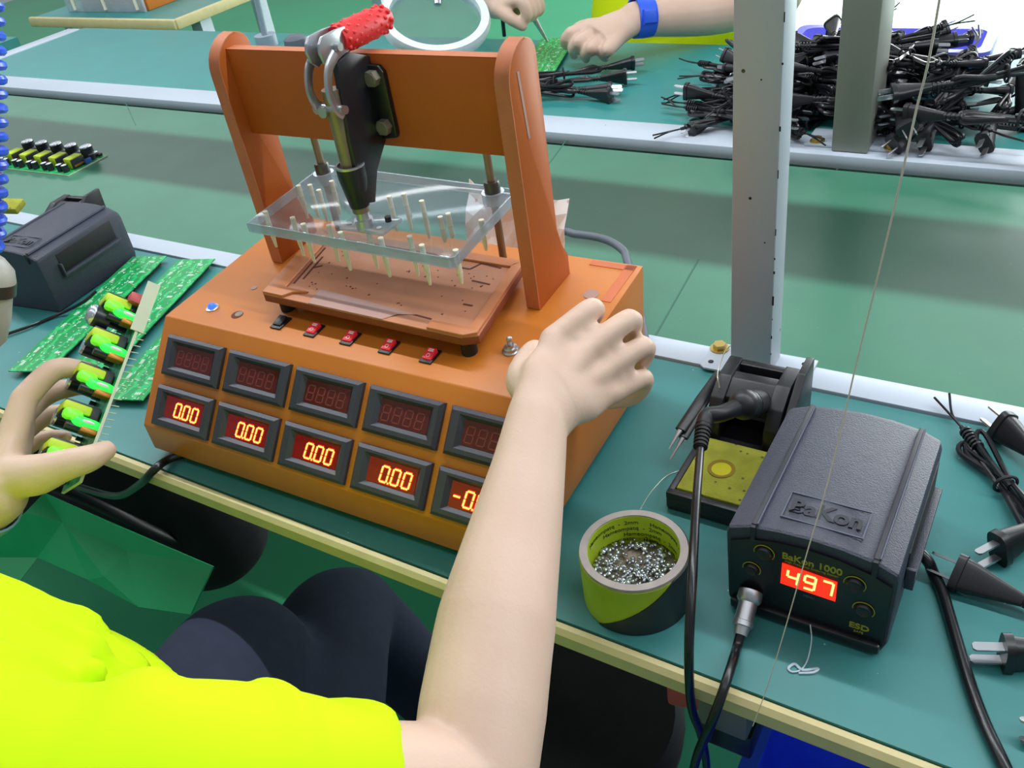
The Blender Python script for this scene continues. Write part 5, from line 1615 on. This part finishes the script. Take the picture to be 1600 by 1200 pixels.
# draw the cloth into creases that fan out from the armpit
bpy.context.view_layer.update()
me = bpy.data.meshes.new_from_object(o.evaluated_get(bpy.context.evaluated_depsgraph_get()))
AP = V((-0.425, 0.165, 0.105))
from mathutils import noise
nrm_ = [v.normal.copy() for v in me.vertices]
for v, n in zip(me.vertices, nrm_):
    d = v.co - AP
    r = d.length
    a = math.atan2(d.z - 0.7 * d.y, d.x)
    wob = noise.noise(v.co * 9.0) * 1.6
    f = math.sin(a * 11.0 + wob + r * 5.0)
    f = max(0.0, f) ** 2 - 0.25
    amp = (0.0085 if v.co.x < -0.42 else 0.0085 - min(0.0055, (v.co.x + 0.42) * 0.07)) * math.exp(-((r - 0.13) / 0.16) ** 2) + 0.0012
    v.co += n * (f * amp + noise.noise(v.co * 14.0) * 0.0018)
o.modifiers.clear()
old_ = o.data
o.data = me
me.materials.clear()
me.materials.append(M['shirt'])
for p in me.polygons:
    p.use_smooth = True
bpy.data.meshes.remove(old_)
me.name = 't_shirt'
# trousers
tr = MB()
tr.loft([sring((-0.605, 0.03, -0.32), 0.17, 0.13), sring((-0.605, 0.03, -0.2), 0.175, 0.125), sring((-0.605, 0.04, -0.12), 0.165, 0.12)], n=30)
tr.limb([(-0.655, 0.08, -0.235), (-0.680, 0.24, -0.218), (-0.722, 0.345, -0.236), (-0.750, 0.375, -0.300)], [0.100, 0.096, 0.088, 0.072], n=24)
tr.limb([(-0.750, 0.372, -0.29), (-0.760, 0.34, -0.48), (-0.750, 0.32, -0.66)], [0.074, 0.066, 0.058], n=22)
tr.limb([(-0.560, 0.08, -0.265), (-0.640, 0.32, -0.330), (-0.755, 0.500, -0.375), (-0.790, 0.57, -0.420)], [0.094, 0.092, 0.084, 0.072], n=24)
tr.limb([(-0.790, 0.565, -0.42), (-0.760, 0.600, -0.54), (-0.720, 0.62, -0.66)], [0.074, 0.066, 0.058], n=22)
o = tr.build('trousers', 'trouser', W)
fuse(o, 0.009, 8)
for x, y in ((-0.75, 0.33), (-0.72, 0.63)):
    mb = MB()
    mb.limb([(x, y - 0.02, -0.69), (x - 0.01, y + 0.08, -0.705), (x - 0.01, y + 0.17, -0.72)], [0.050, 0.044, 0.034], n=16, ratio=0.9)
    mb.box((x - 0.005, y + 0.07, -0.742), (0.085, 0.27, 0.016), bev=0.006)
    o = mb.build('shoe', 'black', W)
mb = MB()
d = (wrL - elL).normalized()
x_, y_, _ = frame(d)
p = wrL - d * 0.022
mb.lathe([(0.0305, -0.011), (0.0325, -0.011), (0.0330, 0.0), (0.0320, 0.011), (0.0300, 0.011)], T=basis(p, x_, y_, d), n=28, close=True)
lab(mb.build('wrist_strap', 'strap', W), 'pale blue strap on the left wrist')
# stool the worker sits on
t = thing('stool', 'round stool under the worker in the yellow T-shirt', 'stool', (-0.605, 0.02, -0.75))
MB().lathe([(0.0001, 0.32), (0.155, 0.32), (0.165, 0.335), (0.165, 0.355), (0.155, 0.368), (0.0001, 0.368)], n=36).build('seat', 'blackcloth', t)
for k in range(4):
    a = PI / 4 + k * PI / 2
    MB().cyl((0.11 * math.cos(a), 0.11 * math.sin(a), 0.325), (0.16 * math.cos(a), 0.16 * math.sin(a), 0.0), 0.012, n=12).build('leg', 'darksteel', t)

# ---- the worker across the conveyor
P2 = thing('person', 'person across the conveyor in a lime shirt with a blue wristband, sorting cords', 'person', (0, 0, 0))
sk = MB()
wr = V((-0.8670, 1.8349, 0.0827))
el = V((-0.6434, 2.1165, 0.0599))
so_ = V((-0.66, 2.34, 0.22))
sk.limb([so_, el], [0.062, 0.054], n=18, k=1)
sk.limb([el, V((-0.7449, 1.9675, 0.0622)), wr], [0.058, 0.050, 0.036], n=20)
km = [V((-0.9744, 1.7505, 0.0766)), V((-0.9464, 1.7298, 0.0648)), V((-0.9108, 1.7178, 0.0562)), V((-0.8722, 1.7149, 0.0555))]
mid_ = (km[0] + km[3]) * 0.5
hd = (mid_ - wr).normalized()
ac = (km[3] - km[0]).normalized()
nr = ac.cross(hd).normalized()
ac = hd.cross(nr).normalized()
sk.loft([(wr, ac, nr, 0.036, 0.027), (wr.lerp(mid_, 0.45), ac, nr, 0.047, 0.028), (wr.lerp(mid_, 0.85), ac, nr, 0.050, 0.024)], n=24)
for k, (kp, tp) in enumerate(zip(km, ((-0.9995, 1.7645, 0.0446), (-0.9774, 1.7582, 0.0279), (-0.9482, 1.7579, 0.0206), (-0.9085, 1.7715, 0.0203)))):
    sk.limb([wr.lerp(kp, 0.5), kp], [0.019, 0.0155], n=12, k=1)
    kp, tp = V(kp), V(tp)
    sk.limb([kp, kp.lerp(tp, 0.5) + V((-0.004, -0.006, 0.002)), tp], [0.0150, 0.0135, 0.0105], n=12)
sk.limb([wr.lerp(km[0], 0.4), (-0.9822, 1.8008, 0.0709), (-1.0086, 1.7990, 0.0392)], [0.019, 0.016, 0.012], n=12)
# right arm holding the iron
w2 = V((-1.1668, 1.7667, 0.1332))
e2 = V((-1.62, 2.30, 0.10))
s2 = V((-1.30, 2.40, 0.24))
sk.limb([s2, e2], [0.062, 0.052], n=18, k=1)
sk.limb([e2, e2.lerp(w2, 0.5), w2], [0.054, 0.046, 0.034], n=18)
k2 = V((-1.1170, 1.7688, 0.1287))
sk.loft([(w2, V((0, 1, 0)), V((0, 0, 1)), 0.034, 0.030), (w2.lerp(k2, 0.6), V((0, 1, 0)), V((0, 0, 1)), 0.046, 0.034), (k2, V((0, 1, 0)), V((0, 0, 1)), 0.042, 0.028)], n=22)
for k in range(4):
    b0 = k2 + V((0.0, -0.028 + 0.020 * k, 0.012))
    sk.limb([b0, b0 + V((0.034, -0.004, 0.004)), b0 + V((0.044, -0.004, -0.028)), b0 + V((0.022, 0.0, -0.040))], [0.0140, 0.0130, 0.0120, 0.0100], n=12)
sk.limb([w2.lerp(k2, 0.4) + V((0, -0.03, 0)), k2 + V((0.012, -0.045, -0.016)), k2 + V((0.036, -0.040, -0.034))], [0.017, 0.0145, 0.0110], n=12)
tc = V((-0.985, 2.36, 0.0))
sk.loft([(tc + V((0, 0, -0.2)), (1, 0, 0), (0, 1, 0), 0.17, 0.11), (tc + V((0, 0, 0.05)), (1, 0, 0), (0, 1, 0), 0.17, 0.10), (tc + V((0, 0.02, 0.25)), (1, 0, 0), (0, 1, 0), 0.13, 0.07)], n=26)
sk.limb([so_, tc + V((0, 0.03, 0.25)), s2], [0.058, 0.07, 0.058], n=16)
sk.limb([tc + V((0, 0.02, 0.24)), tc + V((0, -0.02, 0.37))], [0.060, 0.056], n=18)
h2 = tc + V((0, -0.07, 0.46))
sk.ball(h2, (0.078, 0.098, 0.115), seg=24)
sk.ball(h2 + V((0, -0.045, -0.068)), (0.052, 0.050, 0.050), seg=16)
sk.limb([h2 + V((0, -0.094, 0.005)), h2 + V((0, -0.112, -0.028))], [0.008, 0.013], n=10, k=1)
for s_ in (-1, 1):
    sk.ball(h2 + V((s_ * 0.080, 0.004, -0.012)), (0.010, 0.020, 0.032), seg=12)
sk.limb([h2 + V((-0.02, -0.094, -0.062)), h2 + V((0, -0.100, -0.062)), h2 + V((0.02, -0.094, -0.062))], [0.005, 0.008, 0.005], n=8)
o = sk.build('body', 'skin', P2)
fuse(o, 0.0042, 6)
hm = MB()
hm.ball(h2 + V((0, 0.022, 0.024)), (0.088, 0.096, 0.110), seg=26)
hm.ball(h2 + V((0, 0.055, -0.03)), (0.076, 0.062, 0.09), seg=20)
o = hm.build('hair', 'hair', P2)
fuse(o, 0.007, 6)
for s_ in (-1, 1):
    e_ = MB().ball(h2 + V((s_ * 0.030, -0.086, 0.004)), 0.0125, seg=14).build('eye', 'wprint', P2)
    MB().ball(h2 + V((s_ * 0.031, -0.0935, 0.003)), 0.0062, seg=10).build('iris', 'hair', e_)
sh = MB()
sh.loft([(tc + V((0, -0.01, -0.33)), (1, 0, 0), (0, 1, 0), 0.215, 0.150), (tc + V((0, -0.04, -0.16)), (1, 0, 0), (0, 1, 0), 0.225, 0.190), (tc + V((0, -0.04, -0.03)), (1, 0, 0), (0, 1, 0), 0.220, 0.180),
         (tc + V((0, 0.0, 0.12)), (1, 0, 0), (0, 1, 0), 0.215, 0.135), (tc + V((0, 0.02, 0.25)), (1, 0, 0), (0, 1, 0), 0.165, 0.095), (tc + V((0, 0.02, 0.29)), (1, 0, 0), (0, 1, 0), 0.085, 0.072)], n=40)
sh.limb([tc + V((0.12, 0.02, 0.20)), so_, so_.lerp(el, 0.55)], [0.08, 0.082, 0.078], n=20)
sh.limb([tc + V((-0.12, 0.02, 0.20)), s2, s2.lerp(e2, 0.55)], [0.08, 0.082, 0.078], n=20)
for k in range(4):
    sh.limb([tc + V((0.20 - 0.02 * k, -0.14, 0.02 - 0.05 * k)), tc + V((0.02, -0.215, -0.03 - 0.05 * k)), tc + V((-0.18, -0.15, -0.05 - 0.05 * k))], [0.008, 0.015, 0.008], n=10)
o = sh.build('shirt', 'shirtfar', P2)
fuse(o, 0.010, 7)
tr = MB()
tr.loft([(tc + V((0, 0.02, -0.42)), (1, 0, 0), (0, 1, 0), 0.19, 0.14), (tc + V((0, 0.02, -0.28)), (1, 0, 0), (0, 1, 0), 0.19, 0.14)], n=26)
for s_ in (-1, 1):
    tr.limb([tc + V((s_ * 0.09, 0, -0.35)), tc + V((s_ * 0.11, -0.42, -0.34)), tc + V((s_ * 0.11, -0.42, -0.70))], [0.095, 0.075, 0.055], n=18, k=1)
o = tr.build('trousers', 'trouser', P2)
fuse(o, 0.012, 6)
d = (wr - V((-0.7449, 1.9675, 0.0622))).normalized()
x_, y_, _ = frame(d)
p = V((-0.8548, 1.8510, 0.0822))
mb = MB()
mb.lathe([(0.0385, -0.020), (0.0420, -0.020), (0.0430, 0.0), (0.0420, 0.020), (0.0385, 0.020)], T=basis(p, x_, y_, d), n=30, close=True)
wb = mb.build('wristband', 'band', P2)
vv = V((0, 0, 0.62)) - p
vv = (vv - d * vv.dot(d)).normalized()
MB().box((0, 0.0435, 0), (0.026, 0.006, 0.030), bev=0.002, T=basis(p, d.cross(vv), vv, d)).build('buckle', 'band', wb)
t = thing('stool', 'stool under the person across the conveyor', 'stool', (-0.985, 2.40, -0.75))
MB().lathe([(0.0001, 0.24), (0.16, 0.24), (0.165, 0.26), (0.155, 0.28), (0.0001, 0.28)], n=30).build('seat', 'blackcloth', t)
for k in range(4):
    a = PI / 4 + k * PI / 2
    MB().cyl((0.11 * math.cos(a), 0.11 * math.sin(a), 0.245), (0.16 * math.cos(a), 0.16 * math.sin(a), 0.0), 0.012, n=10).build('leg', 'darksteel', t)
# the iron in that person's hand
t = thing('soldering_iron', 'soldering iron held by the person across, its tip on the green board', 'soldering iron', (0, 0, 0))
a, b = V((-1.1044, 1.7765, 0.1441)), V((-1.0663, 1.8027, 0.0395))
d = (b - a)
MB().limb([a, a + d * 0.30], [0.017, 0.0165], n=16, k=1).build('handle', 'black', t)
MB().cyl(a + d * 0.30, a + d * 0.48, 0.0125, 0.0115, n=16).build('white_collar', 'wprint', t)
MB().cyl(a + d * 0.48, a + d * 0.99, 0.0065, 0.0025, n=14).build('tip', 'steel', t)
t = MB().cyl((-1.1636, 1.7804, 0.1116), (-1.1758, 1.7959, 0.0534), 0.0045, n=10).build('thin_rod', 'black', None)
tag(t, 'thin dark rod below the right hand of the person across the conveyor', 'rod')
